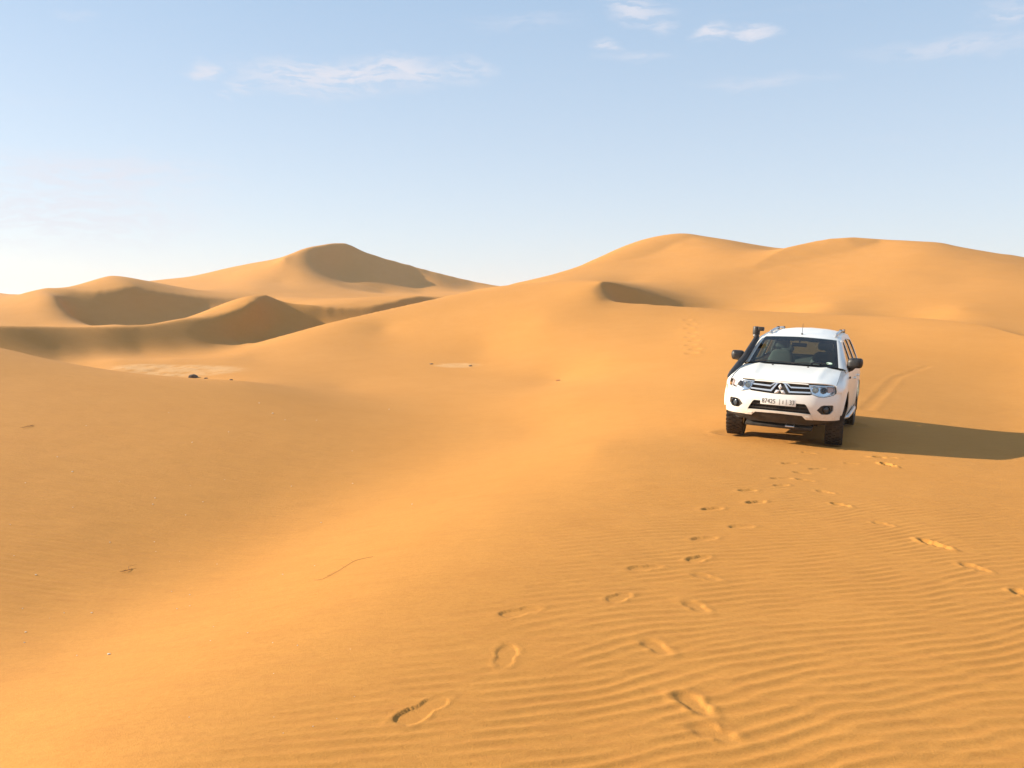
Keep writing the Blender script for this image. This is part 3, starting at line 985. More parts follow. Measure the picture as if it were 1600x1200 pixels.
    panel('lower_valance', xz([(-.50, .352), (.50, .352), (.505, .446), (.405, .443), (.345, .503), (0, .510), (-.345, .503), (-.405, .443), (-.505, .446)]), F(-.006), 'black_plastic', car, step=.04, thick=.03)
    for s in (1, -1):
        panel('side_valance', [(p[0] * s, p[1]) for p in (xz([(.50, .375), (.70, .408), (.84, .425)]) + [(uy(-1.99), .43), (uy(-1.99), .462)] + xz([(.87, .45), (.70, .445), (.50, .446)]))][::s], F(-.018), 'black_plastic', car, step=.04, thick=.02)
    # winch-like tow eye and crossmember under the nose
    tow = MB()
    tow.tube([(.12, -2.24, .335), (.12, -2.33, .32), (.24, -2.33, .32), (.24, -2.24, .335)], .012, 8)
    tow.build('tow_eye', 'satin_silver', car)
    MB().box((0, -2.10, .33), (1.0, .30, .05), Matrix.Rotation(rad(16), 3, 'X'), .01).build('skid_plate', 'underbody', car)
    # ---- grille
    g_out = xz([(-.405, .976), (-.455, .846), (-.43, .828), (-.13, .812), (.13, .812), (.43, .828), (.455, .846), (.405, .976)])
    grille = panel('grille', g_out, F(-.03), 'underbody', car, step=.05, thick=.02)
    for s in (1, -1):
        def m(pts): return [(ux(s * p[0]), p[1]) for p in pts][::s]
        panel('chrome_bar', m([(.058, .962), (.088, .962), (.158, .909), (.432, .918), (.428, .938), (.150, .931), (.098, .974), (.06, .978)]), F(-.004), 'chrome', grille, step=.03, thick=.02)
        panel('chrome_bar', m([(.026, .966), (.046, .966), (.130, .838), (.452, .852), (.446, .872), (.146, .862), (.068, .972), (.03, .978)]), F(0), 'chrome', grille, step=.03, thick=.02)
        fins = MB()
        for z0, z1, xa in ((.936, .972, .12), (.874, .916, .16)):
            for k in range(20):
                x0 = xa + k * .0155
                if x0 > .425: break
                a = Vector(front(ux(s * x0), (z0 + z1) / 2, -.022))
                fins.box(a, (.004, .012, z1 - z0))
        fins.build('fins', 'black_plastic', grille)
    panel('grille_rim', xz([(-.42, .976), (-.40, .990), (.40, .990), (.42, .976), (.30, .978), (-.30, .978)]), F(.002), 'white_paint', grille, step=.05, thick=.02)
    # three-diamond emblem
    em = None
    c0 = Vector(front(0, .868, .016))
    dia = MB()
    A_, B_ = .048, .0275
    for ang in (90, 210, 330):
        d = Vector((math.cos(rad(ang)), 0, math.sin(rad(ang)))); e = Vector((-math.sin(rad(ang)), 0, math.cos(rad(ang))))
        mid = d * A_
        ring0 = [c0 + d * .003, c0 + mid + e * B_, c0 + d * (2 * A_), c0 + mid - e * B_]
        top = [p + Vector((0, -.008, 0)) for p in ring0]
        cen = c0 + mid + Vector((0, -.018, 0))
        dia.add(ring0 + top + [cen], [(0, 1, 5, 4), (1, 2, 6, 5), (2, 3, 7, 6), (3, 0, 4, 7), (4, 5, 8), (5, 6, 8), (6, 7, 8), (7, 4, 8)])
    dia.build('emblem', 'emblem_silver', car, smooth=False)
    # ---- headlights
    hl = [(.418, .972), (.466, .838), (.565, .808), (.64, .806), (.772, .842), (.806, .872), (.812, .955), (.795, .972)]
    for s in (1, -1):
        def m(pts): return [(ux(s * p[0]), p[1]) for p in pts][::s]
        body = panel('headlight', m([(p[0], p[1]) for p in hl]), F(-.050), 'reflector', car, step=.05, thick=.02)
        panel('rim', m(round_poly(hl, .012)), F(-.004), 'chrome', body, holes=[m(round_poly([(.436, .960), (.480, .850), (.57, .822), (.64, .820), (.762, .853), (.794, .878), (.799, .948), (.786, .960)], .012))], step=.04, thick=.03)
        for x0, z0, r, dk in ((.655, .905, .052, True), (.525, .905, .048, False)):
            c = Vector(front(ux(s * x0), z0, -.045)); n = (Vector(front(ux(s * x0), z0, .05)) - c).normalized(); n = (n + Vector((0, -.9, 0))).normalized()
            q = n.to_track_quat('Z', 'Y').to_matrix()
            rg = MB().lathe([(r, 0), (r, .022), (r * .86, .026), (r * .74, .014), (r * .70, .004)], (0, 0, 0), 'Z', 24)
            rg.v = [tuple(q @ Vector(v) + c) for v in rg.v]
            rg.build('lamp_ring', 'satin_silver' if dk else 'reflector', body)
            ln = MB().lathe([(.0001, .026), (r * .35, .023), (r * .62, .012), (r * .72, .0)], (0, 0, 0), 'Z', 24)
            ln.v = [tuple(q @ Vector(v) + c) for v in ln.v]
            ln.build('projector' if dk else 'bulb', 'lamp_glass' if dk else 'sticker_white', body)
        panel('turn_signal', m([(.722, .875), (.765, .868), (.796, .885), (.798, .945), (.722, .950)]), F(-.035), 'orange_lens', body, step=.04, thick=.01)
        panel('lens', m(hl), F(.004), 'lens_glass', body, step=.04, thick=.0)
    # ---- number plate with its writing
    pl = MB().box((-.008, -2.402, .690), (.525, .012, .108), None, .003).build('number_plate', 'plate_white', car)
    MB().box((-.008, -2.388, .690), (.30, .03, .06)).build('plate_holder', 'black_plastic', pl)

    def letters(txt, x, z, size):
        cu = bpy.data.curves.new('lettering', 'FONT')
        cu.body = txt; cu.size = size; cu.extrude = .001; cu.align_x = 'CENTER'; cu.align_y = 'CENTER'
        tmp = bpy.data.objects.new('lettering', cu)
        COL.objects.link(tmp)
        dg = bpy.context.evaluated_depsgraph_get(); dg.update()
        me = bpy.data.meshes.new_from_object(tmp.evaluated_get(dg))
        bpy.data.objects.remove(tmp); bpy.data.curves.remove(cu)
        me.materials.clear(); me.materials.append(MATS['plate_ink'])
        o = bpy.data.objects.new('lettering', me)
        COL.objects.link(o); o.parent = pl
        o.matrix_local = Matrix.Translation((x, -2.4095, z)) @ Matrix.Rotation(math.pi / 2, 4, 'X') @ Matrix.Diagonal((.82, 1, 1, 1))
    letters('87425', -.150, .690, .100)
    letters('33', .195, .690, .100)
    st = MB()
    st.box((.012, -2.4092, .690), (.004, .002, .088)); st.box((.112, -2.4092, .690), (.004, .002, .088)); st.box((.062, -2.4092, .690), (.008, .002, .052))
    st.build('lettering', 'plate_ink', pl)

    # ---- side surface
    SY = [-2.2, -2.12, -1.9, -1.5, -1.05, -.9, -.74, 2.4]
    SX = [.775, .785, .79, .78, .765, .82, .862, .862]
    SZ = [.965, .972, 1.022, 1.092, 1.150, 1.145, 1.120, 1.120]
    def side_x(y, z):
        X0 = float(np.interp(y, cc[:, 1], cc[:, 0])) if y < -1.0 else .9
        X0 = min(X0, .9)
        if y > 1.9: X0 -= .10 * ((y - 1.9) / .5) ** 2
        xs = float(np.interp(y, SY, SX)); zs = float(np.interp(y, SY, SZ))
        if y > 1.9: xs -= .10 * ((y - 1.9) / .5) ** 2
        zk = zs - float(np.interp(y, [-2.12, -1.05, -.74, 0], [.10, .22, .22, .22]))
        t = max(0.0, (z - zk) / (zs - zk))
        x = X0 - (X0 - xs) * min(t, 1.15) ** 2.0
        if z < .62: x -= .035 * ((.62 - z) / .25) ** 2
        x += .006 * math.exp(-((z - .80) / .035) ** 2) * float(np.interp(y, [-.8, -.6], [0, 1]))     # body crease
        for yc in (-1.5, 1.3):
            r = math.hypot(y - yc, z - .39)
            x += .030 * math.exp(-((max(r, .46) - .46) / .045)) * float(np.interp(z, [.45, .6], [.6, 1]))
        return x

    def arch(yc, r, a0, a1, n=18):
        return [(yc + r * math.cos(rad(a0 + (a1 - a0) * k / n)), .39 + r * math.sin(rad(a0 + (a1 - a0) * k / n))) for k in range(n + 1)]

    def S(s, off=0.0):
        return lambda y, z: (s * (side_x(y, z) + off), y, z)

    def side_panel(name, pts, mat='white_paint', off=0.0, **kw):
        out = []
        for s in (1, -1):
            out.append(panel(name, pts if s > 0 else pts[::-1], S(s, off), mat, car, **kw))
        return out
    fender = [(-2.112, .972), (-2.118, .869), (-2.002, .869), (-1.992, .52)] + arch(-1.5, .475, 164, 2) + [(-1.025, .37), (-.745, .37), (-.745, 1.115), (-.90, 1.142), (-1.05, 1.148), (-1.5, 1.090), (-1.9, 1.020)]
    fd = side_panel('fender', fender, holes=(), step=.05)
    front_door = [(-.735, .385), (.325, .385), (.335, .80), (.335, 1.118), (-.735, 1.118)]
    drs = side_panel('front_door', front_door, step=.06)
    rear_door = [(.347, .385), (.80, .385), (.85, .46)] + arch(1.3, .475, 160, 112, 6) + [(1.17, .95), (1.21, 1.118), (.347, 1.118)]
    drs2 = side_panel('rear_door', rear_door, step=.06)
    quarter = arch(1.3, .475, 108, 12, 12) + [(1.80, .44), (2.30, .46), (2.33, .90), (2.31, 1.118), (1.222, 1.118), (1.182, .95)]
    side_panel('rear_quarter', quarter, step=.06)
    side_panel('door_sill', [(-1.02, .31), (.84, .31), (.80, .375), (-1.02, .375)], 'black_plastic', -.03, step=.08)
    for d, y0 in ((drs, .22), (drs2, 1.02)):
        for s, o in zip((1, -1), d):
            h = MB().tube([(s * .885, y0 - .10, .965), (s * .922, y0 - .07, .965), (s * .922, y0 + .07, .965), (s * .885, y0 + .10, .965)], .014, 8, flat=1.0)
            h.build('door_handle', 'white_paint', o)
    for s, o in zip((1, -1), fd):
        MB().box((s * .895, -.86, 1.035), (.02, .075, .032), None, .006).build('side_repeater', 'orange_lens' if False else 'dark_trim', o)
        # wheel-arch liner
        v, f = [], []
        n = 20
        for k in range(n + 1):
            a = rad(4 + 160 * k / n)
            for xx in (.50, .868):
                v.append((s * xx, -1.5 + .482 * math.cos(a), .39 + .482 * math.sin(a)))
        f = [(2 * k, 2 * k + 1, 2 * k + 3, 2 * k + 2) for k in range(n)]
        link_mesh('arch_liner', v, f, 'underbody', car)
        v2 = [(p[0], p[1] + 2.8, p[2]) for p in v]
        link_mesh('arch_liner', v2, f, 'underbody', car)

    # ---- bonnet
    def zc(y): return float(np.interp(y, [-2.36, -2.30, -2.2, -2.0, -1.7, -1.4, -1.05], [.978, .998, 1.028, 1.068, 1.112, 1.150, 1.190]))
    def hood(x, y):
        xs = float(np.interp(y, SY, SX)) - .004; zs = float(np.interp(y, SY, SZ))
        if y < -2.12: zs = .972
        t = min(abs(x) / xs, 1.05)
        z = zc(y) - (zc(y) - zs) * (.35 * t ** 2 + .65 * t ** 6)
        z += .014 * math.exp(-((abs(x) - .50 - .05 * (y + 1.7)) / .05) ** 2) * float(np.interp(y, [-2.25, -1.9], [0, 1]))
        return (x, y, z)
    edge = [(float(np.interp(y, SY, SX)) - .004, y) for y in (-2.10, -1.95, -1.8, -1.6, -1.4, -1.2, -1.07)]
    nose = []
    for x in np.linspace(.78, 0, 14):
        fx, fy, fz = front(ux(x), .985)
        nose.append((fx * .985, fy + .004))
    hh = [p for p in nose if p[0] >= 0]
    right = hh[::-1] + [p for p in edge if p[1] > hh[0][1] + .01]
    right += [(.40, -1.105), (0, -1.118)]
    out = right + [(-p[0], p[1]) for p in right[::-1] if abs(p[0]) > 1e-4]
    panel('bonnet', out, hood, 'white_paint', car, step=.05, thick=.015)
    for x0 in (-.30, .26):
        c = hood(x0, -1.20)
        MB().box((c[0], c[1], c[2] + .006), (.03, .02, .016), None, .004).build('washer_jet', 'black_plastic', car)
    # cowl
    v, f = [], []
    for k in range(25):
        x = -.77 + 1.54 * k / 24
        yb = -1.115 + .075 * (abs(x) / .77) ** 2
        a = hood(x * .97, yb - .02)
        v += [(x * .97, a[1] - .02, a[2] - .014), (x * .95, -1.00 + .06 * (abs(x) / .77) ** 2, 1.188)]
    f = [(2 * k, 2 * k + 2, 2 * k + 3, 2 * k + 1) for k in range(24)]
    link_mesh('cowl', v, f, 'black_plastic', car)

    # ---- windscreen
    def ws(s, t, off=0.0):
        # s -1..1 across, t 0..1 upwards
        xb, xt = .715, .592
        x = s * (xb + (xt - xb) * t)
        y = -1.03 + (.76) * t - (.055 - .012 * t) * (1 - s * s)
        z = 1.188 + (1.614 - 1.188) * t + (.022 * t) * (1 - s * s) + .02 * math.sin(math.pi * t)
        n = Vector((0, -.5, .86))
        return (x, y + n.y * off, z + n.z * off)
    wsp = [(-1, 0), (1, 0), (1, 1), (-1, 1)]
    wind = panel('windscreen', wsp, lambda s, t: ws(s, t), 'windscreen_glass', car, step=.1, thick=0.0)
    panel('black_border', wsp, lambda s, t: ws(s, t, -.004), 'gloss_black', wind, holes=[round_poly([(-.925, .055), (.925, .055), (.915, .85), (-.915, .85)], .05)], step=.09, thick=.003)
    # sticker low on the driver's side and the mirror at the top
    def disc(cs, ct, rs, rt, off, name, mat):
        panel(name, [(cs + rs * math.cos(2 * math.pi * k / 24), ct + rt * math.sin(2 * math.pi * k / 24)) for k in range(24)], lambda s, t: ws(s, t, off), mat, wind, step=.05, thick=.002)
    disc(.80, .115, .068, .034, .004, 'sticker', 'sticker_green')
    disc(.80, .115, .042, .020, .007, 'sticker', 'sticker_white')
    for (xa, xb) in ((-.60, .02), (-.02, .55)):
        pts = [Vector(ws(xa / .70, .015, .018)), Vector(ws((xa * .7 + xb * .3) / .70, .045, .026)), Vector(ws(xb / .70, .035 if xa < -.3 else .085, .020))]
        MB().tube(pts, [.011, .010, .007], 6).build('wiper', 'black_plastic', car)

    # ---- cabin sides, pillars, roof
    def roof_z(y): return float(np.interp(y, [-.27, 0, .4, .9, 1.5, 2.0, 2.25], [1.634, 1.692, 1.742, 1.768, 1.768, 1.742, 1.700]))
    def cab_x(y, z):
        x = .862 - .415 * (z - 1.12) - .03 * max(0, (z - 1.5) / .2) ** 2
        if y > 1.9: x -= .10 * ((y - 1.9) / .5) ** 2
        return x
    def top_z(y): return roof_z(y) - .078
    a_line = [(-.975, 1.148), (-.80, 1.265), (-.60, 1.39), (-.40, 1.505), (-.22, 1.588)]
    cab_out = [(-.975, 1.126), (2.30, 1.126), (2.26, 1.35), (2.16, 1.58), (2.06, top_z(2.06))] + [(y, top_z(y)) for y in (1.7, 1.3, .9, .5, .2, 0.0)] + a_line[::-1]
    win = [round_poly([(-.70, 1.150), (.275, 1.150), (.270, 1.585), (.05, 1.575), (-.20, 1.485)], .035),
           round_poly([(.375, 1.150), (1.145, 1.165), (1.06, 1.615), (.370, 1.600)], .035),
           round_poly([(1.245, 1.185), (2.05, 1.225), (1.86, 1.575), (1.155, 1.612)], .04)]
    for s in (1, -1):
        fn = lambda y, z, o=0.0, s=s: (s * (cab_x(y, z) + o), y, z)
        cab = panel('cabin_side', cab_out if s > 0 else cab_out[::-1], fn, 'white_paint', car, holes=[w if s > 0 else w[::-1] for w in win], step=.055, thick=.03)
        for w in win:
            cen = np.mean(np.array(w), axis=0)
            grown = [tuple(cen + (np.array(p) - cen) * 1.0) for p in w]
            inner = [tuple(cen + (np.array(p) - cen) * np.array([.945, .93])) for p in w]
            fr = panel('window_frame', grown if s > 0 else grown[::-1], lambda y, z, fn=fn: fn(y, z, -.008), 'gloss_black', cab, holes=[inner if s > 0 else inner[::-1]], step=.06, thick=.012)
            panel('window', inner if s > 0 else inner[::-1], lambda y, z, fn=fn: fn(y, z, -.016), 'window_glass', cab, step=.1, thick=0.0)
        MB().box((s * .60, .32, 1.36), (.06, .07, .56), Matrix.Rotation(s * rad(-0), 3, 'Y')).build('pillar_trim', 'dark_trim', car) if False else None
        # front pillar between the windscreen and the door
        v, f = [], []
        for k in range(13):
            t = k / 12
            y = -.975 + (.755) * t; z = float(np.interp(y, [p[0] for p in a_line], [p[1] for p in a_line]))
            o_ = Vector(fn(y, z)); i_ = Vector(ws(s * 1.0, t))
            v += [i_ + Vector((0, 0, 0)), i_.lerp(o_, .5) + Vector((s * .004, -.010, .010)), o_]
        for k in range(12):
            for c in (0, 1):
                f.append((3 * k + c, 3 * k + c + 1, 3 * k + c + 4, 3 * k + c + 3))
        ap = MB().add(v, f).build('front_pillar', 'white_paint', car)
    def roof(sx, y):
        xt = cab_x(y, top_z(max(y, -.22))) + .002
        if y < -.2: xt = .60
        z = roof_z(y) - .056 * sx ** 2 - .022 * abs(sx) ** 8
        z -= .006 * math.exp(-((abs(sx) - .80) / .03) ** 2)
        for r_ in (-.45, 0, .45): z += .004 * math.exp(-((sx - r_) / .08) ** 2) * float(np.interp(y, [.1, .4], [0, 1]))
        fy = y - .030 * (1 - sx * sx) * float(np.interp(y, [-.25, .3], [1.2, 0]))
        return (sx * xt, fy, z)
    panel('roof', [(-1, -.25), (1, -.25), (1, 2.16), (-1, 2.16)], roof, 'white_paint', car, step=.09, thick=.03)
    # roof rails
    for s in (1, -1):
        pts = []
        for k in range(9):
            y = .02 + k * .22
            pts.append((s * .555, y, roof(.88, y)[2] + (.034 if 0 < k < 8 else .006)))
        rl = MB().tube(pts, [.020] + [.019] * 7 + [.020], 8, flat=1.3).build('roof_rail', 'satin_silver', car)
        for y in (.14, .92, 1.68):
            MB().box((s * .555, y, roof(.88, y)[2] + .03), (.045, .12, .06), None, .012).build('foot', 'black_plastic' if y > .5 else 'satin_silver', rl)
    # aerial
    ab = MB().lathe([(.022, 0), (.018, .02), (.008, .03)], (0, -.10, roof(0, -.10)[2] - .002), 'Z', 12)
    ab = ab.build('aerial', 'black_plastic', car)
    z0 = roof(0, -.10)[2]
    MB().tube([(0, -.10, z0 + .02), (-.02, .12, z0 + .19)], [.005, .003], 6).build('rod', 'dark_trim', ab)

    # ---- tail
    tail = [(-.80, .52), (.80, .52), (.83, 1.12), (.70, 1.45), (.58, 1.66), (-.58, 1.66), (-.70, 1.45), (-.83, 1.12)]
    def tfn(x, z): return (x, 2.32 - .10 * max(0, (z - 1.12) / .5) ** 1.3 - .10 * (abs(x) / .8) ** 4, z)
    rw = round_poly([(-.66, 1.17), (.66, 1.17), (.56, 1.58), (-.56, 1.58)], .05)
    tg = panel('tailgate', tail[::-1], tfn, 'white_paint', car, holes=[rw[::-1]], step=.07, thick=.03)
    panel('rear_window', rw[::-1], lambda x, z: (tfn(x, z)[0], tfn(x, z)[1] - .01, z), 'window_glass', tg, step=.1, thick=0)
    MB().box((0, 2.33, .56), (1.66, .22, .22), None, .05).build('rear_bumper', 'white_paint', car)
    for s in (1, -1):
        MB().box((s * .80, 2.22, 1.02), (.10, .16, .30), None, .03).build('tail_light', 'red_lens', car)

    # ---- door mirrors
    for s in (1, -1):
        q = Matrix.Rotation(rad(-8) * s, 3, 'Z')
        mh = MB()
        prof = round_poly([(-.115, -.075), (.10, -.060), (.118, .02), (.100, .088), (-.06, .090), (-.115, .05)], .035, 4)
        v, f = [], []
        n = len(prof)
        for (yy, sc) in ((-.085, .45), (-.075, .72), (-.045, .93), (.0, 1.0), (.05, .98)):
            for p in prof:
                v.append(q @ Vector((s * p[0] * sc * 1.05, yy, p[1] * sc * 1.10)) + Vector((s * .945, -.80, 1.262)))
        for i in range(4):
            for k in range(n):
                f.append((i * n + k, i * n + (k + 1) % n, (i + 1) * n + (k + 1) % n, (i + 1) * n + k))
        f.append(tuple(range(n))[::-1]); f.append(tuple(4 * n + k for k in range(n)))
        mo = mh.add(v, f).build('door_mirror', 'snorkel_plastic', car)
        MB().tube([(s * .84, -.74, 1.15), (s * .90, -.785, 1.175), (s * .93, -.79, 1.21)], [.042, .035, .035], 10, flat=.8).build('arm', 'snorkel_plastic', mo)
        gl = [tuple(q @ Vector((s * p[0] * .88, .052, p[1] * .88)) + Vector((s * .945, -.80, 1.262))) for p in prof]
        link_mesh('mirror_glass', gl, [tuple(range(n)) if s < 0 else tuple(range(n))[::-1]], 'chrome', mo, smooth=False)
        # small black triangle at the foot of the window
        link_mesh('mirror_base', [(s * .872, -.74, 1.13), (s * .872, -.50, 1.13), (s * .81, -.58, 1.25)], [(0, 1, 2)] if s > 0 else [(2, 1, 0)], 'black_plastic', mo, smooth=False)

    # ---- snorkel up the right-hand front pillar
    sn = MB()
    pts = catmull([(-.875, -1.86, .955), (-.868, -1.70, .998), (-.850, -1.48, 1.075), (-.832, -1.22, 1.165), (-.800, -1.00, 1.255), (-.765, -.78, 1.385), (-.728, -.56, 1.515), (-.715, -.46, 1.575)], .025)
    rs = [float(np.interp(k, [0, 3, 8, len(pts) * .55, len(pts)], [.022, .045, .058, .052, .046])) for k in range(len(pts))]
    snk = sn.tube(pts, rs, 14, flat=1.05).build('snorkel', 'snorkel_plastic', car)
    hd = MB()
    hd.tube(catmull([(-.715, -.46, 1.572), (-.728, -.425, 1.61), (-.734, -.41, 1.66)], .012), .050, 16)
    hd.lathe([(.046, 0), (.062, .006), (.064, .05), (.062, .125), (.056, .142), (.03, .148)], (-.735, -.405, 1.63), 'Z', 20)
    hd.build('snorkel_head', 'snorkel_plastic', snk)
    MB().box((-.650, -.43, 1.738), (.10, .09, .072), None, .016).build('intake_mouth', 'snorkel_plastic', snk)
    cl = MB().lathe([(.050, 0), (.057, .002), (.057, .02), (.050, .022)], (-.733, -.412, 1.612), 'Z', 20)
    cl.build('clamp', 'satin_silver', snk)

    # ---- wheels
    def tyre_mesh():
        R_, W = .386, .265
        prof = [(.212, -.105), (.235, -.124), (.30, -.133), (.345, -.131), (.368, -.121), (.378, -.104), (.380, -.05), (.380, .05), (.378, .104), (.368, .121), (.345, .131), (.30, .133), (.235, .124), (.212, .105)]
        t = MB().lathe(prof, (0, 0, 0), 'X', 48, closed=True)
        rows = [(-.108, .040, .0), (-.056, .046, .5), (0.0, .046, .0), (.056, .046, .5), (.108, .040, .0)]
        n = 34
        for (xc, w, ph) in rows:
            for k in range(n):
                a = 2 * math.pi * (k + ph) / n
                q = Matrix.Rotation(a, 3, 'X') @ Matrix.Rotation(rad(9 if ph else -8), 3, 'Z')
                c = Matrix.Rotation(a, 3, 'X') @ Vector((xc, 0, .382))
                t.box(c, (w, .046, .014), q)
        for sg in (-1, 1):                                       # shoulder lugs
            for k in range(n):
                a = 2 * math.pi * (k + .25) / n
                t.box(Matrix.Rotation(a, 3, 'X') @ Vector((sg * .1285, 0, .350)), (.010, .034, .045), Matrix.Rotation(a, 3, 'X'))
        return t

    def rim_mesh():
        m = MB().lathe([(.214, -.10), (.222, -.112), (.214, -.118), (.200, -.110), (.192, -.03), (.19, .10), (.214, .105)], (0, 0, 0), 'X', 40)
        m.lathe([(.0001, -.085), (.04, -.085), (.055, -.07), (.06, -.02)], (0, 0, 0), 'X', 20)
        for k in range(6):
            a = 2 * math.pi * k / 6
            for da in (-.16, .16):
                q = Matrix.Rotation(a + da * .5, 3, 'X')
                p0 = q @ Vector((-.078, 0, .045)); p1 = Matrix.Rotation(a + da, 3, 'X') @ Vector((-.092, 0, .205))
                m.tube([p0, (p0 + p1) / 2 + Vector((-.006, 0, 0)), p1], [.022, .018, .020], 8, up=(1, 0, 0))
        return m
    proto = None
    for y in (-1.5, 1.3):
        for s in (1, -1):
            w = bpy.data.objects.new('wheel', None)
            COL.objects.link(w); w.parent = car
            w.location = (s * .765, y, .386)
            steer = rad(3.5) if y < 0 else 0
            w.rotation_euler = (rad(17 * (y + s)), 0, steer + (math.pi if s > 0 else 0))
            if proto is None:
                ty = tyre_mesh().build('tyre', 'rubber', w)
                ri = rim_mesh().build('rim', 'satin_silver', w)
                dk = MB().lathe([(.0001, .02), (.19, .02), (.19, .03)], (0, 0, 0), 'X', 32).build('brake_disc', 'underbody', w)
                proto = (ty, ri, dk)
            else:
                for o in proto:
                    c = o.copy(); COL.objects.link(c); c.parent = w
    # mud flaps, side steps, underbody
    for s in (1, -1):
        stp = MB().tube([(s * .80, -.98, .36), (s * .905, -.86, .385), (s * .915, -.4, .385), (s * .915, .5, .385), (s * .905, .76, .385), (s * .80, .86, .36)], .030, 10)
        stp.build('side_step', 'satin_silver', car)
        MB().box((s * .77, 1.84, .40), (.26, .012, .34)).build('mud_flap', 'black_plastic', car)
        MB().box((s * .77, -.99, .36), (.22, .012, .20)).build('mud_flap', 'black_plastic', car)
    ub = MB()
    ub.box((0, .1, .42), (1.25, 4.2, .10)); ub.box((-.48, 0, .36), (.10, 3.6, .12)); ub.box((.48, 0, .36), (.10, 3.6, .12))
    ub.tube([(-.66, 1.3, .386), (.66, 1.3, .386)], .05, 10); ub.lathe([(.0001, -.14), (.12, -.08), (.15, 0), (.12, .08), (.0001, .14)], (.1, 1.3, .386), 'X', 16)
    ub.tube([(-.64, -1.5, .37), (-.2, -1.5, .34), (.2, -1.5, .34), (.64, -1.5, .37)], .035, 8)
    ub.box((0, -1.5, .36), (.42, .40, .18), None, .03); ub.box((0, -1.45, .70), (1.0, .9, .4), None, .05)
    ub.build('underbody', 'underbody', car)

    # ---- inside
    MB().box((0, .55, .52), (1.50, 2.9, .06)).build('cabin_floor', 'dark_trim', car)
    MB().box((0, -.98, .80), (1.60, .05, .66)).build('bulkhead', 'dark_trim', car)
    dash = MB()
    dash.box((0, -.80, 1.05), (1.44, .42, .20), Matrix.Rotation(rad(-6), 3, 'X'), .05)
    dash.box((.38, -.66, 1.14), (.42, .22, .08), None, .03); dash.box((0, -.50, .80), (.30, .30, .5), None, .04)
    dash.build('dashboard', 'dark_trim', car)
    sw = MB()
    ringc = Vector((.38, -.42, 1.08)); q = Matrix.Rotation(rad(-65), 3, 'X')
    ringp = [q @ Vector((.185 * math.cos(2 * math.pi * k / 28), .185 * math.sin(2 * math.pi * k / 28), 0)) + ringc for k in range(29)]
    sw.tube(ringp, .016, 8, cap=False)
    for a in (90 + 90, 0, 270):
        sw.tube([ringc, q @ Vector((.18 * math.cos(rad(a)), .18 * math.sin(rad(a)), 0)) + ringc], .018, 6)
    sw.tube([ringc, ringc + Vector((0, -.22, -.06))], .03, 8)
    sw.build('steering_wheel', 'gloss_black', car)

    def cushion(name, rows, parent, mat='seat_fabric'):
        """rows: (centre, half width, half depth) sections, stacked"""
        v, f = [], []
        n = 16
        for (c, hw_, hd_) in rows:
            for k in range(n):
                a = 2 * math.pi * k / n
                ca, sa = math.cos(a), math.sin(a)
                v.append((c[0] + hw_ * math.copysign(abs(ca) ** .55, ca), c[1] + hd_ * math.copysign(abs(sa) ** .55, sa), c[2]))
        for i in range(len(rows) - 1):
            for k in range(n):
                f.append((i * n + k, i * n + (k + 1) % n, (i + 1) * n + (k + 1) % n, (i + 1) * n + k))
        f.append(tuple(range(n))[::-1]); f.append(tuple((len(rows) - 1) * n + k for k in range(n)))
        return MB().add(v, f).build(name, mat, parent, angle=60)
    for x0 in (-.37, .37):
        st_ = cushion('front_seat', [((x0, -.02, .68), .25, .25), ((x0, -.02, .82), .26, .26), ((x0, .0, .86), .24, .24)], car)
        cushion('seat_back', [((x0, .20, .80), .24, .08), ((x0, .24, .95), .26, .09), ((x0, .30, 1.18), .24, .075), ((x0, .33, 1.33), .18, .06), ((x0, .335, 1.37), .12, .04)], st_)
        cushion('headrest', [((x0, .34, 1.40), .09, .045), ((x0, .34, 1.43), .13, .055), ((x0, .345, 1.50), .13, .055), ((x0, .35, 1.56), .10, .045), ((x0, .35, 1.58), .06, .03)], st_)
    rs_ = cushion('rear_seat', [((0, .95, .66), .64, .26), ((0, .95, .84), .64, .26)], car, 'seat_fabric')
    cushion('seat_back', [((0, 1.20, .80), .64, .09), ((0, 1.28, 1.10), .64, .08), ((0, 1.32, 1.26), .58, .06)], rs_)
    for x0 in (-.40, .40):
        cushion('headrest', [((x0, 1.34, 1.28), .09, .04), ((x0, 1.345, 1.34), .12, .05), ((x0, 1.35, 1.42), .09, .04)], rs_)
    panel('roof_lining', [(-.93, -.1), (.93, -.1), (.93, 2.0), (-.93, 2.0)][::-1], lambda sx, y: (roof(sx, y)[0], y, roof(sx, y)[2] - .055), 'roof_lining', car, step=.2, thick=.01)
    for s in (1, -1):
        MB().box((s * .81, .30, .78), (.04, 2.0, .62)).build('door_lining', 'dark_trim', car)
        MB().box((s * .37, -.10, 1.588), (.50, .16, .018), Matrix.Rotation(rad(22), 3, 'X'), .006).build('sun_visor', 'roof_lining', car)
    im = MB().box((.0, -.36, 1.500), (.25, .03, .065), Matrix.Rotation(rad(-8), 3, 'X'), .012)
    im.tube([(0, -.35, 1.53), (0, -.30, 1.60)], .012, 6)
    im.build('inside_mirror', 'dark_trim', car)
    return car


CAR = make_car()

# ------------------------------------------------------------------ stones and twigs on the sand
def stone_mat(name, a, b):
    m, N = new_mat(name)
    tc = N.n('ShaderNodeTexCoord').outputs['Object']
    c = N.mix(N.ramp(N.noise(tc, 6.0, 5, .65), .3, .7), (*a, 1), (*b, 1))
    bp = N.n('ShaderNodeBump', {'Strength': .5, 'Distance': .02, 'Height': N.noise(tc, 14.0, 5, .7)}).outputs[0]
    p = N.n('ShaderNodeBsdfPrincipled', {'Base Color': c, 'Roughness': .9, 'Normal': bp})
    finish(N, p.outputs[0])


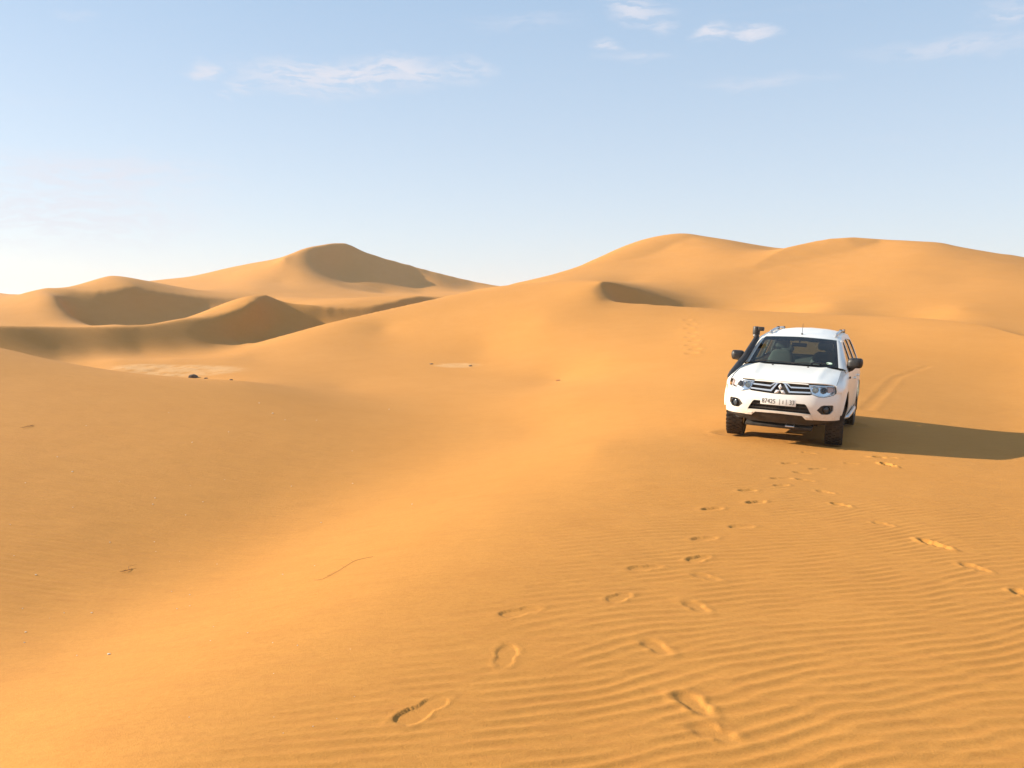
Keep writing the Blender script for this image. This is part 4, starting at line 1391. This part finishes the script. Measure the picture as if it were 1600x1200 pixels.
stone_mat('dark_stone', (.060, .040, .026), (.12, .085, .055))
stone_mat('rust_stone', (.32, .11, .035), (.45, .19, .07))
stone_mat('pale_stone', (.55, .42, .28), (.62, .52, .38))
simple('dry_wood', (.12, .05, .018), .9)


def stone_mesh(size, seed, flat=.6):
    rs = np.random.RandomState(seed)
    bm = bmesh.new()
    bmesh.ops.create_icosphere(bm, subdivisions=3, radius=1.0)
    dirs = [(Vector(rs.randn(3)).normalized(), .55 + .4 * rs.rand()) for _ in range(11)]
    for v in bm.verts:
        p = v.co.copy()
        for d, h in dirs:                    # broken flat faces
            k = p.dot(d)
            if k > h: p -= d * (k - h) * .85
        p *= 1 + .05 * math.sin(p.x * 5 + seed) * math.cos(p.y * 6)
        v.co = Vector((p.x * size[0], p.y * size[1], p.z * size[2]))
    vs = [v.co.copy() for v in bm.verts]; fs = [[v.index for v in f.verts] for f in bm.faces]
    bm.free()
    return vs, fs


def add_stone(px, py, width_px, mat, label, seed, group=None, flat=.45, sink=.35):
    h = ground_hit(px, py)
    d = float(np.hypot(*h)); w = width_px / FOC * d / 2
    vs, fs = stone_mesh((w, w * .8, w * flat), seed)
    o = link_mesh('rock', vs, fs, mat, None, smooth=True, angle=30)
    o.location = (h[0], h[1], ground_z(h[0], h[1]) + w * flat * (1 - 2 * sink) * .6)
    o.rotation_euler = (0, 0, seed * 1.3)
    o['label'] = label; o['category'] = 'rock'
    if group: o['group'] = group
    return o


G_ = 'stones lying on the pale crusted flat'
add_stone(303, 590, 17, 'dark_stone', 'dark brown humped rock at the near edge of the pale crusted flat', 3, G_, .5, .25)
add_stone(322, 591.5, 6, 'dark_stone', 'small dark stone just right of the dark humped rock', 5, G_)
add_stone(361, 594, 6, 'dark_stone', 'small dark stone alone past the right end of the pale flat', 8, G_)
add_stone(735, 572, 7, 'dark_stone', 'small dark stone on the pale patch in the middle of the basin', 11, G_)
add_stone(674, 569, 9, 'dark_stone', 'flat dark stone at the left end of the pale middle patch', 13, G_, .25)
add_stone(872, 595, 8, 'rust_stone', 'rusty orange stone alone on smooth sand left of the car', 17)


def add_twig(pts, r, label, seed):
    P = []
    for (px, py, lift) in pts:
        h = ground_hit(px, py)
        P.append((h[0], h[1], ground_z(h[0], h[1]) + lift))
    P = catmull(P, .03)
    rs = np.random.RandomState(seed)
    P = P + rs.randn(*P.shape) * r * .35
    n = len(P)
    c = Vector(P[n // 2])
    m = MB().tube([Vector(p) - c for p in P], [r * (.35 + .65 * math.sin(math.pi * min(.5, .12 + .5 * k / n))) for k in range(n)], 6)
    for k in (n // 4, n // 2, 3 * n // 4):                       # side shoots
        a = Vector(P[k]) - c
        m.tube([a, a + Vector((rs.randn() * .03, rs.randn() * .03, .008)), a + Vector((rs.randn() * .06, rs.randn() * .06, .012))], [r * .6, r * .5, r * .3], 5)
    o = m.build('twig', 'dry_wood')
    o.location = c
    o['label'] = label; o['category'] = 'twig'; o['group'] = 'dry twigs on the sand'
    return o


add_twig([(490, 906, .003), (503, 905, .003), (522, 896, .003), (540, 885, .004), (558, 875, .003), (583, 870, .003)], .0010, 'long thin curved twig lying on the bright brow left of the ripples', 2)
add_twig([(187, 892, .003), (196, 892, .008), (206, 888, .004)], .0022, 'short bent twig on smooth sand low on the left slope', 4)
add_twig([(34, 668, .003), (44, 667, .010), (52, 665, .004)], .003, 'short dark twig high on the left slope near the picture edge', 6)


def make_pebbles():
    rs = np.random.RandomState(8)
    spots = [(113, 737, 3), (56, 897, 3), (170, 1021, 5), (40, 986, 3), (38, 1002, 2.5), (143, 956, 3), (290, 804, 2), (405, 630, 2), (426, 646, 3), (317, 784, 2), (120, 1022, 2), (387, 988, 2.5), (644, 788, 2.5), (608, 640, 2)]
    for _ in range(46):
        spots.append((rs.uniform(0, 560), rs.uniform(640, 1150), rs.uniform(1.2, 2.4)))
    m = MB()
    for k, (px, py, w) in enumerate(spots):
        h = ground_hit(px, py); d = float(np.hypot(*h)); s = w / FOC * d / 2
        z = ground_z(h[0], h[1])
        bm = bmesh.new(); bmesh.ops.create_icosphere(bm, subdivisions=1, radius=1.0)
        vs = [Vector((v.co.x * s * (1 + .3 * rs.rand()), v.co.y * s, v.co.z * s * .6)) + Vector((h[0], h[1], z + s * .3)) for v in bm.verts]
        m.add(vs, [[v.index for v in f.verts] for f in bm.faces]); bm.free()
    o = m.build('pebbles', 'pale_stone')
    o['kind'] = 'stuff'; o['label'] = 'tiny pale pebbles and crumbs strewn over the left slope'


make_pebbles()


# ------------------------------------------------------------------ dry air with a little dust in it
def make_haze():
    m = bpy.data.materials.new('dusty_air')
    m.use_nodes = True
    N = NT(m.node_tree)
    v = N.n('ShaderNodeVolumePrincipled', {'Color': (.95, .90, .82, 1), 'Density': .00036, 'Anisotropy': .2})
    o = N.n('ShaderNodeOutputMaterial')
    N.t.links.new(v.outputs[0], o.inputs['Volume'])
    vs = bpy.data.objects['ground'].data.vertices
    zs = np.empty(len(vs) * 3, np.float32); vs.foreach_get('co', zs); zs = zs[2::3]
    z0, z1 = float(zs.min()) - 1.5, float(zs.max()) + 2.0
    b = MB().box((0, 0, (z0 + z1) / 2), (3000, 3000, z1 - z0))
    MATS['dusty_air'] = m
    h = b.build('haze', 'dusty_air', smooth=False)
    h['kind'] = 'stuff'; h['label'] = 'thin dusty air over the dunes'


make_haze()
scene.cycles.volume_bounces = 1
